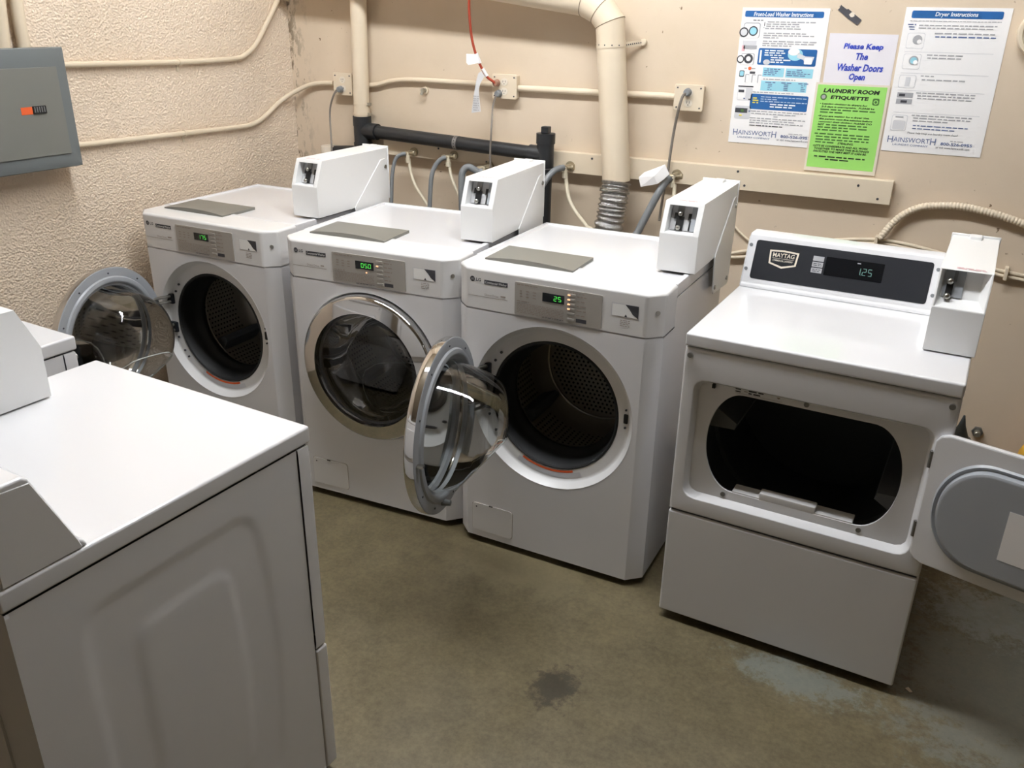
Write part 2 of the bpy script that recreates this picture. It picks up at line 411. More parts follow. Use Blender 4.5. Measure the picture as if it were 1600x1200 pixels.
# ------------------------------------------------------------------ coin box (part of a machine)
def coin_box(root, x0, x1, y0, zb, wide=False, plate=True, side_lock=True):
    W_ = x1 - x0; prof = [(0, 0), (0, 0.115), (0.04, 0.208), (0.452, 0.208), (0.452, 0)]
    bm = B()
    V = lambda x, y, z: bm.verts.new((x, y0 + y, zb + z))
    L = [V(x0, *p) for p in prof]; Rr = [V(x1, *p) for p in prof]
    bm.faces.new(L); bm.faces.new(Rr[::-1])
    for i in (0, 2, 3, 4):
        j = (i + 1) % 5; bm.faces.new((L[i], Rr[i], Rr[j], L[j]))
    # slanted face with a window and a recess behind it
    s0 = Vector((0, 0, 0.115)); s1 = Vector((0, 0.04, 0.208)); up = s1 - s0
    inw = Vector((0, 0.092, -0.004)) if not wide else Vector((0, 0.085, 0.0))
    ml, mr, mb, mt = (0.016, 0.019, 0.05, 0.87) if not wide else (0.005, 0.005, 0.03, 0.97)
    def F(x, t, k=0.0): q = s0 + up * t + inw * k; return (x, q.y, q.z)
    o = [V(*F(x0 + ml, mb)), V(*F(x1 - mr, mb)), V(*F(x1 - mr, mt)), V(*F(x0 + ml, mt))]
    c = [L[1], Rr[1], Rr[2], L[2]]
    for i in range(4): bm.faces.new((c[i], c[(i + 1) % 4], o[(i + 1) % 4], o[i]))
    kk = 0.42
    sh = 0.0 if not wide else 0.016
    inn = [V(*F(x0 + ml + sh * .4, mb + (0.16 if wide else 0), kk)), V(*F(x1 - mr - sh, mb + (0.16 if wide else 0), kk)), V(*F(x1 - mr - sh, mt, kk)), V(*F(x0 + ml + sh * .4, mt, kk))]
    for i in range(4): bm.faces.new((o[i], o[(i + 1) % 4], inn[(i + 1) % 4], inn[i]))
    bm.faces.new(inn)
    bmesh.ops.recalc_face_normals(bm, faces=bm.faces[:])
    e = [e for e in bm.edges if len(e.link_faces) == 2 and e.calc_face_angle(0) > R(20)]
    bmesh.ops.bevel(bm, geom=e, offset=0.0022, segments=2, profile=0.5, affect='EDGES', clamp_overlap=True)
    cb = mk('coin_box', bm, 'white_powder', root)
    # rear flange, lock tab, black strip standing in for the shadow under the box
    bm = B(); box(bm, x0 - 0.003, x1 + 0.003, y0 + 0.453, y0 + 0.459, zb + 0.002, zb + 0.214); bevel(bm, 0.0015, 1); mk('rear_flange', bm, 'white_powder', cb)
    xm = (x0 + x1) / 2
    mbox('lock_tab', 'white_powder', cb, xm - 0.016, xm + 0.016, y0 + 0.415, y0 + 0.452, zb + 0.206, zb + 0.217, 0.003)
    mbox('shadow_strip', 'black_plastic', cb, x0 + 0.012, x1 - 0.006, y0 + 0.012, y0 + 0.2, zb - 0.0035, zb + 0.002)
    # coin mechanism: back plate, slide, knob, slots
    def quad(name, m, xa, xb, ta, tb, k):
        bm = B(); k1 = k + 0.03
        vs = [bm.verts.new((p[0], y0 + p[1], zb + p[2])) for p in (F(xa, ta, k), F(xb, ta, k), F(xb, tb, k), F(xa, tb, k), F(xa, ta, k1), F(xb, ta, k1), F(xb, tb, k1), F(xa, tb, k1))]
        for f in ((0, 1, 2, 3), (4, 7, 6, 5), (0, 4, 5, 1), (2, 6, 7, 3), (0, 3, 7, 4), (1, 5, 6, 2)): bm.faces.new([vs[i] for i in f])
        return mk(name, bm, m, cb)
    iw = W_ - ml - mr
    if not wide:
        quad('coin_plate', 'mech_grey', x0 + ml + 0.002, x1 - mr - 0.002, mb + 0.03, mt - 0.02, kk - 0.05)
        quad('coin_slot', 'zinc', x0 + ml + iw * 0.22, x0 + ml + iw * 0.46, mb + 0.40, mt - 0.03, kk - 0.09)
        quad('coin_slide', 'black_plastic', x0 + ml + iw * 0.24, x0 + ml + iw * 0.50, mb + 0.04, mb + 0.46, kk - 0.12)
        quad('coin_slide_step', 'black_plastic', x0 + ml + iw * 0.15, x0 + ml + iw * 0.40, mb + 0.38, mb + 0.56, kk - 0.13)
        quad('coin_slot', 'ring_grey', x0 + ml + iw * 0.74, x1 - mr - 0.003, mb + 0.04, mt - 0.03, kk - 0.09)
        quad('slot_edge', 'black_plastic', x0 + ml + iw * 0.64, x0 + ml + iw * 0.75, mb + 0.36, mb + 0.56, kk - 0.10)
        quad('slot_edge', 'black_plastic', x0 + ml + iw * 0.70, x0 + ml + iw * 0.76, mb + 0.04, mb + 0.36, kk - 0.10)
        kx = x0 + ml + iw * 0.36
        for tt in (0.55, 0.13):
            p = F(kx, mb + tt, kk - 0.2); bm = B()
            bmesh.ops.create_uvsphere(bm, u_segments=12, v_segments=8, radius=0.0075, matrix=Matrix.Translation((p[0], y0 + p[1], zb + p[2]))); mk('coin_knob', bm, 'steel', cb)
    else:
        quad('coin_plate', 'ring_grey', x0 + ml + 0.009, x0 + ml + iw * 0.50, mb + 0.19, mt - 0.02, kk - 0.06)
        quad('coin_slot', 'hose_grey', x0 + ml + iw * 0.27, x0 + ml + iw * 0.34, mb + 0.60, mt - 0.03, kk - 0.10)
        quad('coin_slide', 'black_plastic', x0 + ml + iw * 0.15, x0 + ml + iw * 0.29, mb + 0.20, mb + 0.60, kk - 0.14)
        kx = x0 + ml + iw * 0.21
        for tt in (0.62, 0.24):
            p = F(kx, mb + tt, kk - 0.22); bm = B()
            bmesh.ops.create_uvsphere(bm, u_segments=12, v_segments=8, radius=0.0085, matrix=Matrix.Translation((p[0], y0 + p[1], zb + p[2]))); mk('coin_knob', bm, 'steel', cb)
    # faded pink notice printed on top near the front edge
    P = Print(cb, Matrix.Translation((0, 0, zb + 0.2085)), 0.0003)
    for i in range(2): P.line('ink_pink', x0 + W_ * 0.3, x0 + W_ * 0.86, y0 + 0.052 + 0.010 * i, 0.0055)
    P.build()
    if plate:
        bm = B(); prism(bm, [(y0 + a, zb + b) for a, b in ((0.40, 0.165), (0.217, 0.004), (0.238, -0.118), (0.248, -0.128), (0.430, -0.140), (0.442, -0.125), (0.452, 0.10), (0.43, 0.168))], 'x', x1 + 0.0005, x1 + 0.0045)
        bevel(bm, 0.001, 1); pl = mk('mounting_plate', bm, 'white_powder', cb)
        for a, b in ((0.249, -0.105), (0.408, -0.112), (0.428, 0.135)):
            bm = B(); cyl(bm, (x1 + 0.004, y0 + a, zb + b), (x1 + 0.0085, y0 + a, zb + b), 0.0075, 12); mk('bolt', bm, 'steel', pl) if False else mk('bolt', bm, 'steel', cb)
    return cb

# ------------------------------------------------------------------ washing machine
WW, WH, WD = 0.686, 0.989, 0.68
CHX, CHY = 0.046, 0.042
OX, OZ = 0.348, 0.558       # centre of the door opening
def plate_hole(bm, x0, x1, z0, z1, y, cx, cz, r, n=72):
    ang = [2 * math.pi * k / n for k in range(n)]
    for X, Z in ((x0, z0), (x0, z1), (x1, z0), (x1, z1)): ang.append(math.atan2(Z - cz, X - cx) % (2 * math.pi))
    ang = sorted(set(round(a, 6) for a in ang)); o = []; i_ = []
    for a in ang:
        c, s = math.cos(a), math.sin(a); ts = []
        if abs(c) > 1e-9: ts.append(((x1 if c > 0 else x0) - cx) / c)
        if abs(s) > 1e-9: ts.append(((z1 if s > 0 else z0) - cz) / s)
        t = min(ts); o.append(bm.verts.new((cx + t * c, y, cz + t * s))); i_.append(bm.verts.new((cx + r * c, y, cz + r * s)))
    for k in range(len(ang)):
        j = (k + 1) % len(ang); bm.faces.new((o[k], o[j], i_[j], i_[k]))
def washer(loc, rz, label, digits, door_open, led, group='coin-operated front-loading washing machines'):
    root = thing('washing_machine', label, 'washing machine', (loc[0], loc[1], 0), rz, group)
    zb, zs = 0.008, 0.852
    bm = B(); plan = [(CHX, 0), (WW - CHX, 0), (WW, CHY), (WW, WD), (0, WD), (0, CHY)]
    for i in range(6):
        if i == 0: continue
        a, b = plan[i], plan[(i + 1) % 6]
        bm.faces.new([bm.verts.new(p) for p in ((*a, zb), (*b, zb), (*b, zs), (*a, zs))])
    bm.faces.new([bm.verts.new((*p, zb)) for p in plan])
    plate_hole(bm, CHX, WW - CHX, zb, zs, 0, OX, OZ, 0.277)
    bmesh.ops.remove_doubles(bm, verts=bm.verts[:], dist=0.0004)
    prism(bm, [(CHX, 0.004), (WW - CHX, 0.004), (WW - 0.004, CHY + 0.002), (WW - 0.004, 0.13), (0.004, 0.13), (0.004, CHY + 0.002)], 'z', zs - 0.012, 0.9)
    box(bm, 0, WW, 0.1405, WD, zs - 0.0005, 0.9465)
    cab = mk('cabinet', bm, 'white_enamel', root, 30)
    # fascia with the softened front edge
    bm = B(); prism(bm, [(CHX, 0), (WW - CHX, 0), (WW, CHY), (WW, 0.14), (0, 0.14), (0, CHY)], 'z', 0.857, WH - 0.001)
    bmesh.ops.recalc_face_normals(bm, faces=bm.faces[:])
    e = [e for e in bm.edges if e.calc_face_angle(0) > R(50) and all(v.co.z > 0.95 for v in e.verts) and min(v.co.y for v in e.verts) < 0.13]
    bmesh.ops.bevel(bm, geom=e, offset=0.011, segments=4, profile=0.5, affect='EDGES', clamp_overlap=True)
    e = [e for e in bm.edges if len(e.link_faces) == 2 and R(35) < e.calc_face_angle(0) < R(60) and abs(e.verts[0].co.z - e.verts[1].co.z) > 0.05]
    bmesh.ops.bevel(bm, geom=e, offset=0.008, segments=3, profile=0.5, affect='EDGES', clamp_overlap=True)
    fas = mk('fascia', bm, 'white_plastic', root)
    # top panel with a shallow pressed tray
    bm = B(); box(bm, 0, WW, 0.1405, WD, 0.948, WH); bevel(bm, 0.005, 2)
    top = max(bm.faces, key=lambda f: f.calc_center_median().z * 10 + f.calc_area())
    r = bmesh.ops.inset_region(bm, faces=[top], thickness=0.016, depth=0.0)
    r = bmesh.ops.inset_region(bm, faces=[top], thickness=0.008, depth=-0.006)
    mk('top_panel', bm, 'white_enamel', root)
    # dispenser lid: grey plate, arched towards its front edge
    bm = B(); nx, ny = 14, 6; x0, x1, y0, y1 = 0.055, 0.362, 0.098, 0.278; G = []
    for j in range(ny + 1):
        row = []
        for i in range(nx + 1):
            s, t_ = i / nx, j / ny
            z = WH + 0.004 + 0.010 * math.sin(math.pi * min(1, s)) ** 0.8 * (1 - t_) ** 1.2
            row.append(bm.verts.new((x0 + (x1 - x0) * s + 0.006 * (0.5 - t_), y0 + (y1 - y0) * t_, z)))
        G.append(row)
    for j in range(ny):
        for i in range(nx): bm.faces.new((G[j][i], G[j][i + 1], G[j + 1][i + 1], G[j + 1][i]))
    g = bmesh.ops.extrude_face_region(bm, geom=bm.faces[:]); 
    for v in [v for v in g['geom'] if isinstance(v, bmesh.types.BMVert)]: v.co.z = WH - 0.008
    mk('dispenser_lid', bm, 'grey_lid', root)
    # control panel
    bm = B(); prism(bm, rounded_rect(0.218, 0.505, 0.860, 0.964, 0.004, 3), 'y', -0.0025, 0.002)
    cp = mk('control_panel', bm, 'silver', root)
    dx0, dx1, dz0, dz1 = 0.312, 0.384, 0.917, 0.944
    mbox('display', 'display_black', cp, dx0, dx1, -0.0034, -0.001, dz0, dz1)
    bm = B(); nd = len(digits.replace('.', '')); wd = 0.0105
    seven_seg(bm, digits, dx1 - 0.005 - nd * wd * 1.4, dz0 + 0.006, wd, 0.015, front_at(-0.0040)); mk('digit_segments', bm, 'green_led', cp)
    P = Print(cp, front_at(-0.0026), 0.0003)
    P.line('ink_sienna', 0.226, 0.30, 0.957, 0.004); P.line('ink_sienna', 0.40, 0.45, 0.957, 0.003)
    for cxx in (0.240, 0.262, 0.285):
        for q in range(3): P.line('ink_sienna', cxx - 0.005, cxx + 0.005, 0.938 - q * 0.009, 0.004)
    P.line('ink_sienna', 0.226, 0.268, 0.905, 0.004)
    for q in range(7): P.line('ink_sienna', 0.226, 0.384, 0.898 - q * 0.0048, 0.0028)
    P.line('ink_dark', 0.312, 0.384, 0.866, 0.003)
    for q in range(5): P.line('ink_sienna', 0.425, 0.455, 0.948 - q * 0.0145, 0.0045)
    P.rect('ink_dark', 0.424, 0.458, 0.868, 0.880, name='start_label'); P.build()
    for q in range(6):
        zc = 0.950 - q * 0.0145 if q < 5 else 0.874
        bt = mbox('button', 'silver', cp, 0.396, 0.420, -0.0052, -0.002, zc - 0.004, zc + 0.004, 0.0012)
    for q in range(5):
        if (q < 4 and led == 4) or (led == 1 and q == 1):
            zc = 0.950 - q * 0.0145; mbox('indicator_light', 'amber_led', cp, 0.396, 0.404, -0.0062, -0.005, zc - 0.0018, zc + 0.0018)
    if led == 1: mbox('indicator_light', 'amber_led', cp, 0.353, 0.357, -0.0042, -0.002, 0.905, 0.909)
    # maker's mark, dark name strip, rule, small print, hand sticker
    P = Print(fas, front_at(-0.0003), 0.0003)
    P.disc('ink_dark', 0.068, 0.951, 0.0085); P.text('ink_lightgrey', 'LG', 0.0635, 0.0725, 0.951, 0.007, 2)
    P.text('ink_dark', 'LG', 0.081, 0.098, 0.9505, 0.0105, 1, 0.02)
    P.rect('ink_dark', 0.110, 0.192, 0.939, 0.953); P.text('white_print', 'Commercial Washer', 0.113, 0.189, 0.946, 0.008)
    P.rect('ink_sienna', 0.052, 0.192, 0.8965, 0.898); P.text('ink_sienna', 'Direct Drive', 0.112, 0.160, 0.905, 0.007); P.line('ink_sienna', 0.168, 0.19, 0.907, 0.006)
    P.rect('ink_lightgrey', 0.534, 0.618, 0.909, 0.949); P.rect('white_print', 0.536, 0.616, 0.911, 0.947, 2)
    P.poly('ink_dark', [(0.617, 0.948), (0.617, 0.910), (0.600, 0.921), (0.590, 0.934), (0.576, 0.948)], 3)
    P.poly('ink_dark', [(0.575, 0.911), (0.584, 0.911), (0.579, 0.919)], 3)
    for q in range(4): P.line('ink_sienna', 0.563, 0.593, 0.899 - q * 0.0055, 0.003)
    P.build()
    # screw in the right chamfer
    n = Vector((CHY, -CHX, 0)).normalized(); c = Vector((WW - CHX * 0.42, CHY * 0.58, 0.930))
    bm = B(); cyl(bm, c - n * 0.004, c + n * 0.003, 0.007, 12); mk('screw', bm, 'steel', root)
    # filter hatch
    bm = B(); prism(bm, rounded_rect(0.064, 0.223, 0.031, 0.144, 0.012, 4), 'y', -0.0006, 0.002); mk('hatch_seam', bm, 'ink_sienna', root)
    bm = B(); prism(bm, rounded_rect(0.0655, 0.2215, 0.0325, 0.1425, 0.011, 4), 'y', -0.0022, 0.002); h = mk('filter_hatch', bm, 'white_plastic', root)
    bm = B(); cyl(bm, (0.082, -0.003, 0.128), (0.082, 0, 0.128), 0.003, 8); mk('hatch_screw', bm, 'ink_dark', h)
    mbox('hatch_slot', 'ink_dark', h, 0.131, 0.146, -0.0028, 0, 0.139, 0.1425)
    # door recess, gasket, drum
    bm = B(); lathe(bm, [(0.2775, -0.0005), (0.275, 0.004), (0.2625, 0.0235), (0.257, 0.0272), (0.250, 0.0280), (0.225, 0.0285), (0.2215, 0.030), (0.220, 0.05)], OX, OZ, 96); mk('door_recess', bm, 'white_plastic', root)
    bm = B(); lathe(bm, [(0.2205, 0.046), (0.2205, 0.030), (0.216, 0.027), (0.211, 0.031), (0.206, 0.055), (0.203, 0.085), (0.196, 0.105), (0.186, 0.118), (0.184, 0.13), (0.19, 0.142), (0.24, 0.15)], OX, OZ, 72); mk('gasket', bm, 'black_rubber', root)
    bm = B(); lathe(bm, [(0.20, 0.150), (0.235, 0.158), (0.246, 0.18), (0.246, 0.37), (0.232, 0.40), (0.205, 0.425), (0.198, 0.43), (0.0, 0.445)], OX, OZ, 72); dr = mk('drum', bm, 'drum_steel', root)
    bm = B(); torus(bm, (OX, 0.428, OZ), 0.203, 0.006, n=64); mk('drum_ring', bm, 'steel', dr)
    bm = B(); torus(bm, (OX, 0.150, OZ), 0.192, 0.0025, n=64, k=6); mk('drum_ring', bm, 'steel', dr)
    for a in (100, 220, 340):
        bm = B(); ca, sa = math.cos(R(a)), math.sin(R(a)); tx, tz = -sa, ca
        A = []
        for y in (0.19, 0.39):
            A.append([bm.verts.new((OX + ca * rr + tx * tt, y, OZ + sa * rr + tz * tt)) for rr, tt in ((0.246, -0.03), (0.19, -0.012), (0.185, 0), (0.19, 0.012), (0.246, 0.03))])
        for k in range(4): bm.faces.new((A[0][k], A[0][k + 1], A[1][k + 1], A[1][k]))
        bm.faces.new(A[0][::-1]); bm.faces.new(A[1]); mk('drum_lifter', bm, 'drum_dark', dr)
    bm = B(); s = 0.017
    def hexa(c, e1, e2, r): bm.faces.new([bm.verts.new(c + e1 * (r * math.cos(k * math.pi / 3)) + e2 * (r * math.sin(k * math.pi / 3))) for k in range(6)])
    for j in range(-13, 14):
        for i in range(-13, 14):
            x = (i + (j % 2) * 0.5) * s; z = j * s * 0.866; q = math.hypot(x, z)
            if 0.03 < q < 0.188: hexa(Vector((OX + x, 0.4445 - 0.015 * q / 0.198 - 0.0012, OZ + z)), Vector((1, 0, 0)), Vector((0, 0, 1)), 0.0046)
    for k in range(84):
        a = 2 * math.pi * k / 84; e = Vector((math.cos(a), 0, math.sin(a))); tg = Vector((-math.sin(a), 0, math.cos(a)))
        if min(abs((math.degrees(a) - q + 180) % 360 - 180) for q in (100, 220, 340)) < 9: continue
        for i in range(10): hexa(Vector((OX, 0.195 + (i + (k % 2) * .5) * 0.017, OZ)) + e * 0.2452, tg, Vector((0, 1, 0)), 0.0042)
    pf = mk('drum_perforations', bm, 'hole_dark', dr, wn=False); pf['kind'] = 'stuff'
    # warning label following the recess, latch socket, hinge sockets and screws
    P = Print(root, front_at(0), 0.0)
    def arc(m, r0, r1, a0, a1, y, name):
        bm = B(); N = 20; A = []
        for k in range(N + 1):
            a = R(a0 + (a1 - a0) * k / N)
            A.append([bm.verts.new((OX + r * math.cos(a), y + (0.0335 - 0.0265) * 0 + yy, OZ + r * math.sin(a))) for r, yy in ((r0, 0.0), (r1, -0.0002))])
        for k in range(N): bm.faces.new((A[k][0], A[k][1], A[k + 1][1], A[k + 1][0]))
        return mk(name, bm, m, root, wn=False)
    arc('orange', 0.224, 0.2315, 243, 290, 0.0276, 'warning_stripe')
    arc('ink_lightgrey', 0.2330, 0.250, 240, 296, 0.0274, 'warning_label')
    mbox('latch_socket', 'black_plastic', root, OX + 0.2385, OX + 0.2525, 0.0235, 0.034, OZ - 0.0, OZ + 0.032, 0.003)
    for dz in (-0.014, 0.046):
        bm = B(); cyl(bm, (OX + 0.245, 0.034, OZ + dz), (OX + 0.245, 0.0235, OZ + dz), 0.0035, 8); mk('screw', bm, 'ink_dark', root)
    for z0 in (0.505, 0.625):
        mbox('hinge_socket', 'console_black', root, OX - 0.262, OX - 0.226, 0.016, 0.036, z0, z0 + 0.042, 0.003)
    for a in (141, 150, 198, 212, 219):
        c = (OX + 0.243 * math.cos(R(a)), OZ + 0.243 * math.sin(R(a))); bm = B(); cyl(bm, (c[0], 0.034, c[1]), (c[0], 0.0235, c[1]), 0.0045, 8); mk('screw', bm, 'ink_dark', root)
    # door, hinged on the left
    HX, HY = OX - 0.276, -0.004
    DCX = OX - HX; DZ = OZ + (0.013 if door_open > 5 else 0.0); ks = 1.016
    bm = B(); lathe(bm, [(0.206, -0.010), (0.2075, -0.026), (0.2105, -0.034), (0.2135, -0.0335), (0.258, -0.024), (0.2645, -0.021), (0.269, -0.014), (0.2705, 0.0), (0.270, 0.010)], DCX, DZ, 96)
    door = mk('door', bm, 'chrome', root, 50); door.location = (HX, HY, 0); door.rotation_euler = (0, 0, -R(door_open))
    bm = B(); lathe(bm, [(0.270, 0.010), (0.266, 0.0125), (0.238, 0.0135), (0.234, 0.019), (0.222, 0.022), (0.215, 0.019), (0.211, 0.012), (0.203, 0.009), (0.200, -0.006), (0.207, -0.012)], DCX, DZ, 96); mk('inner_ring', bm, 'ring_grey', door)
    def scoop(p):
        n_ = Vector((0.10, 0.78, -0.62)).normalized(); d0 = n_.dot(Vector((DCX, 0.150, DZ - 0.075)))
        q = n_.dot(p) - d0
        return p - n_ * q * 0.92 if q > 0 else p
    bm = B(); lathe(bm, [(0.203, 0.004), (0.201, 0.012), (0.196, 0.03), (0.191, 0.055), (0.184, 0.085), (0.176, 0.115), (0.165, 0.142), (0.148, 0.160), (0.12, 0.170), (0.07, 0.176), (0.0, 0.178)], DCX, DZ, 72, scoop)
    mk('glass_bowl', bm, 'glass_clear', door)
    BP = [(0.203, 0.004), (0.201, 0.012), (0.196, 0.03), (0.191, 0.055), (0.184, 0.085), (0.176, 0.115), (0.165, 0.142), (0.148, 0.160), (0.12, 0.170), (0.07, 0.176), (0.0, 0.178)]
    fn_ = Vector((0.10, 0.78, -0.62)).normalized(); fd = fn_.dot(Vector((DCX, 0.150, DZ - 0.075))); ent = []; lea = []
    for k in range(144):
        a = math.pi / 2 + 2 * math.pi * k / 144
        for (r0, y0_), (r1, y1_) in zip(BP, BP[1:]):
            p0 = Vector((DCX + r0 * math.cos(a), y0_, DZ + r0 * math.sin(a))); p1 = Vector((DCX + r1 * math.cos(a), y1_, DZ + r1 * math.sin(a)))
            q0, q1 = fn_.dot(p0) - fd, fn_.dot(p1) - fd
            if q0 <= 0 < q1: ent.append(p0 + (p1 - p0) * (-q0 / (q1 - q0)))
            elif q0 > 0 >= q1: lea.append(p0 + (p1 - p0) * (q0 / (q0 - q1)))
    rim = ent + lea[::-1]
    if len(rim) > 12:
        bm = B(); tube(bm, rim + [rim[0]], 0.0022, 6, False); mk('glass_edge', bm, 'glass_rim', door)
    bm = B(); lathe(bm, [(0.2075, -0.016), (0.19, -0.021), (0.12, -0.026), (0.0, -0.028)], DCX, DZ, 64); mk('front_glass', bm, 'glass_dark', door)
    fx = DCX + 0.250
    mbox('latch_hook', 'steel', door, fx - 0.010, fx + 0.006, 0.012, 0.034, DZ - 0.012, DZ - 0.004, 0.002)
    for a in (28, 60, 95, 130, 330, 300, 262, 225):
        c = (DCX + 0.250 * math.cos(R(a)), DZ + 0.250 * math.sin(R(a))); bm = B(); cyl(bm, (c[0], 0.012, c[1]), (c[0], 0.0148, c[1]), 0.0033, 8); mk('screw', bm, 'ink_dark', door)
    c = (DCX + 0.238 * math.cos(R(285)), DZ + 0.238 * math.sin(R(285))); bm = B(); cyl(bm, (c[0], 0.010, c[1]), (c[0], 0.040, c[1]), 0.013, 16, 0.009); mk('bumper', bm, 'hose_grey', door)
    if door_open > 5:
        for z0 in (0.511, 0.631):
            bm = B(); a = R(door_open)
            q = Vector((OX - 0.238 - HX, 0.020 - HY, 0)); q = Matrix.Rotation(a, 3, 'Z') @ q
            for dz in (0.004, 0.026): tube(bm, smooth_path([(0.045, 0.008, z0 + dz), (0.015, 0.024, z0 + dz), (q.x * 0.5 + 0.006, q.y * 0.5 + 0.014, z0 + dz), (q.x, q.y, z0 + dz)], 5), 0.006, 8)
            mk('hinge_arm', bm, 'steel', door)
    for x in (0.06, WW - 0.06):
        for y in (0.09, WD - 0.06):
            bm = B(); cyl(bm, (x, y, FLOOR_Z), (x, y, zb + 0.002), 0.024, 14); mk('foot', bm, 'black_rubber', root)
    bm = B(); box(bm, 0.03, WW - 0.03, 0.035, WD - 0.03, zb - 0.014, zb + 0.001); mk('base_frame', bm, 'black_plastic', root)
    coin_box(root, 0.580, 0.702, 0.252, WH + 0.003)
    return root
washer((0, 0), 0, 'front-loading washing machine, door swung open, between another washer and the dryer', '25', 79, 4)
washer((-0.7003, -0.0111), 0.0569, 'middle front-loading washing machine with its chrome-rimmed door closed, display reading 050', '050', 0, 1)
washer((-1.4551, 0.023), -0.0057, 'front-loading washing machine in the corner by the stucco wall, door open', '175', 81, 0)

# ------------------------------------------------------------------ dryer
DH, DD = 0.9296, 0.655
def radial_hit(inside, cx, cz, a):
    lo, hi = 0.0, 1.2; c, s = math.cos(a), math.sin(a)
    for _ in range(40):
        md = (lo + hi) / 2
        if inside(cx + md * c, cz + md * s): lo = md
        else: hi = md
    return (cx + lo * c, cz + lo * s)
def rrect(x0, x1, z0, z1, rx, rz=None):
    rz = rz or rx
    def f(x, z):
        if not (x0 <= x <= x1 and z0 <= z <= z1): return False
        dx = max(x0 + rx - x, x - (x1 - rx), 0) / rx; dz = max(z0 + rz - z, z - (z1 - rz), 0) / rz
        return dx * dx + dz * dz <= 1
    return f
def sdbox(y, z, y0, y1, z0, z1, r):
    cy, cz, hy, hz = (y0 + y1) / 2, (z0 + z1) / 2, (y1 - y0) / 2 - r, (z1 - z0) / 2 - r
    qy, qz = abs(y - cy) - hy, abs(z - cz) - hz
    return math.hypot(max(qy, 0), max(qz, 0)) + min(max(qy, qz), 0) - r
def sstep(a, b, x):
    t = min(1, max(0, (x - a) / (b - a))); return t * t * (3 - 2 * t)
def dryer(loc, rz, label, door_open, digits='1.25', detail=True):
    root = thing('clothes_dryer', label, 'dryer', (loc[0], loc[1], 0), rz, 'coin-operated tumble dryers')
    bm = B()
    # cabinet: pressed side panels, back, floor
    ny, nz = 64, 84
    for side in (0, 1):
        G = []
        for j in range(nz + 1):
            row = []
            for i in range(ny + 1):
                y = 0.042 + (DD - 0.042) * i / ny; z = 0.012 + (0.889 - 0.012) * j / nz
                zz = (z - 0.48); bow = 0.035 * (1 - (zz / 0.36) ** 2) if abs(zz) < 0.36 else 0
                d1 = sdbox(y, z, 0.178 - bow, 0.545, 0.13, 0.815, 0.05); d2 = sdbox(y, z, 0.262 - bow * 0.9, 0.458, 0.22, 0.727, 0.035)
                h = -0.0024 * sstep(0.004, -0.010, d1) + 0.0024 * sstep(0.003, -0.009, d2)
                row.append(bm.verts.new(((0.003 - h) if side == 0 else (WW - 0.003 + h), y, z)))
            G.append(row)
        for j in range(nz):
            for i in range(ny): bm.faces.new((G[j][i], G[j][i + 1], G[j + 1][i + 1], G[j + 1][i]))
    bm.faces.new([bm.verts.new(p) for p in ((0.003, DD, 0.012), (WW - 0.003, DD, 0.012), (WW - 0.003, DD, 0.889), (0.003, DD, 0.889))])
    bm.faces.new([bm.verts.new(p) for p in ((0.003, 0.042, 0.012), (WW - 0.003, 0.042, 0.012), (WW - 0.003, DD, 0.012), (0.003, DD, 0.012))])
    bmesh.ops.remove_doubles(bm, verts=bm.verts[:], dist=0.0003)
    mk('cabinet', bm, 'white_enamel', root, 30, wn=False)
    bm = B(); prism(bm, rounded_rect(0.10, WW - 0.10, 0.12, 0.78, 0.04, 4), 'y', DD - 0.001, DD + 0.004); mk('rear_cover', bm, 'white_plastic', root)
    mbox('top_panel', 'white_enamel', root, 0, WW, 0, DD + 0.005, 0.892, DH, 0.006, 3)
    mbox('kick_panel', 'white_enamel', root, 0.0, WW, 0.004, 0.041, 0.012, 0.371, 0.006, 3)
    mbox('panel_gap', 'ink_dark', root, 0.006, WW - 0.006, 0.012, 0.040, 0.365, 0.384)
    mbox('panel_gap', 'ink_dark', root, 0.006, WW - 0.006, 0.012, 0.060, 0.886, 0.894)
    # front panel: rolled edge, pressed door recess, opening
    cx, cz = 0.341, 0.625
    rings = [(rrect(0, WW, 0.377, 0.8885, 0.004), 0.040), (rrect(0, WW, 0.377, 0.8885, 0.004), 0.010), (rrect(0.003, WW - 0.003, 0.380, 0.8855, 0.006), 0.005), (rrect(0.008, WW - 0.008, 0.385, 0.8805, 0.008), 0.003),
             (rrect(0.034, 0.650, 0.427, 0.803, 0.034), 0.003), (rrect(0.037, 0.647, 0.430, 0.800, 0.033), 0.0055), (rrect(0.047, 0.637, 0.444, 0.790, 0.028), 0.024),
             (rrect(0.082, 0.594, 0.469, 0.771, 0.088, 0.148), 0.026), (rrect(0.083, 0.593, 0.470, 0.770, 0.088, 0.147), 0.030), (rrect(0.080, 0.596, 0.467, 0.773, 0.088, 0.147), 0.033)]
    N = 160; ang = [2 * math.pi * k / N for k in range(N)]
    for X in (0, WW):
        for Z in (0.377, 0.8885): ang.append(math.atan2(Z - cz, X - cx) % (2 * math.pi))
    ang = sorted(ang)
    bm = B(); RR = []
    closed = door_open < 1
    for f, y in rings: RR.append([bm.verts.new((p[0], y, p[1])) for p in (radial_hit(f, cx, cz, a) for a in ang)])
    for a, b in zip(RR, RR[1:]):
        for k in range(len(ang)): j = (k + 1) % len(ang); bm.faces.new((a[k], a[j], b[j], b[k]))
    fp = mk('front_panel', bm, 'white_enamel', root, 45)
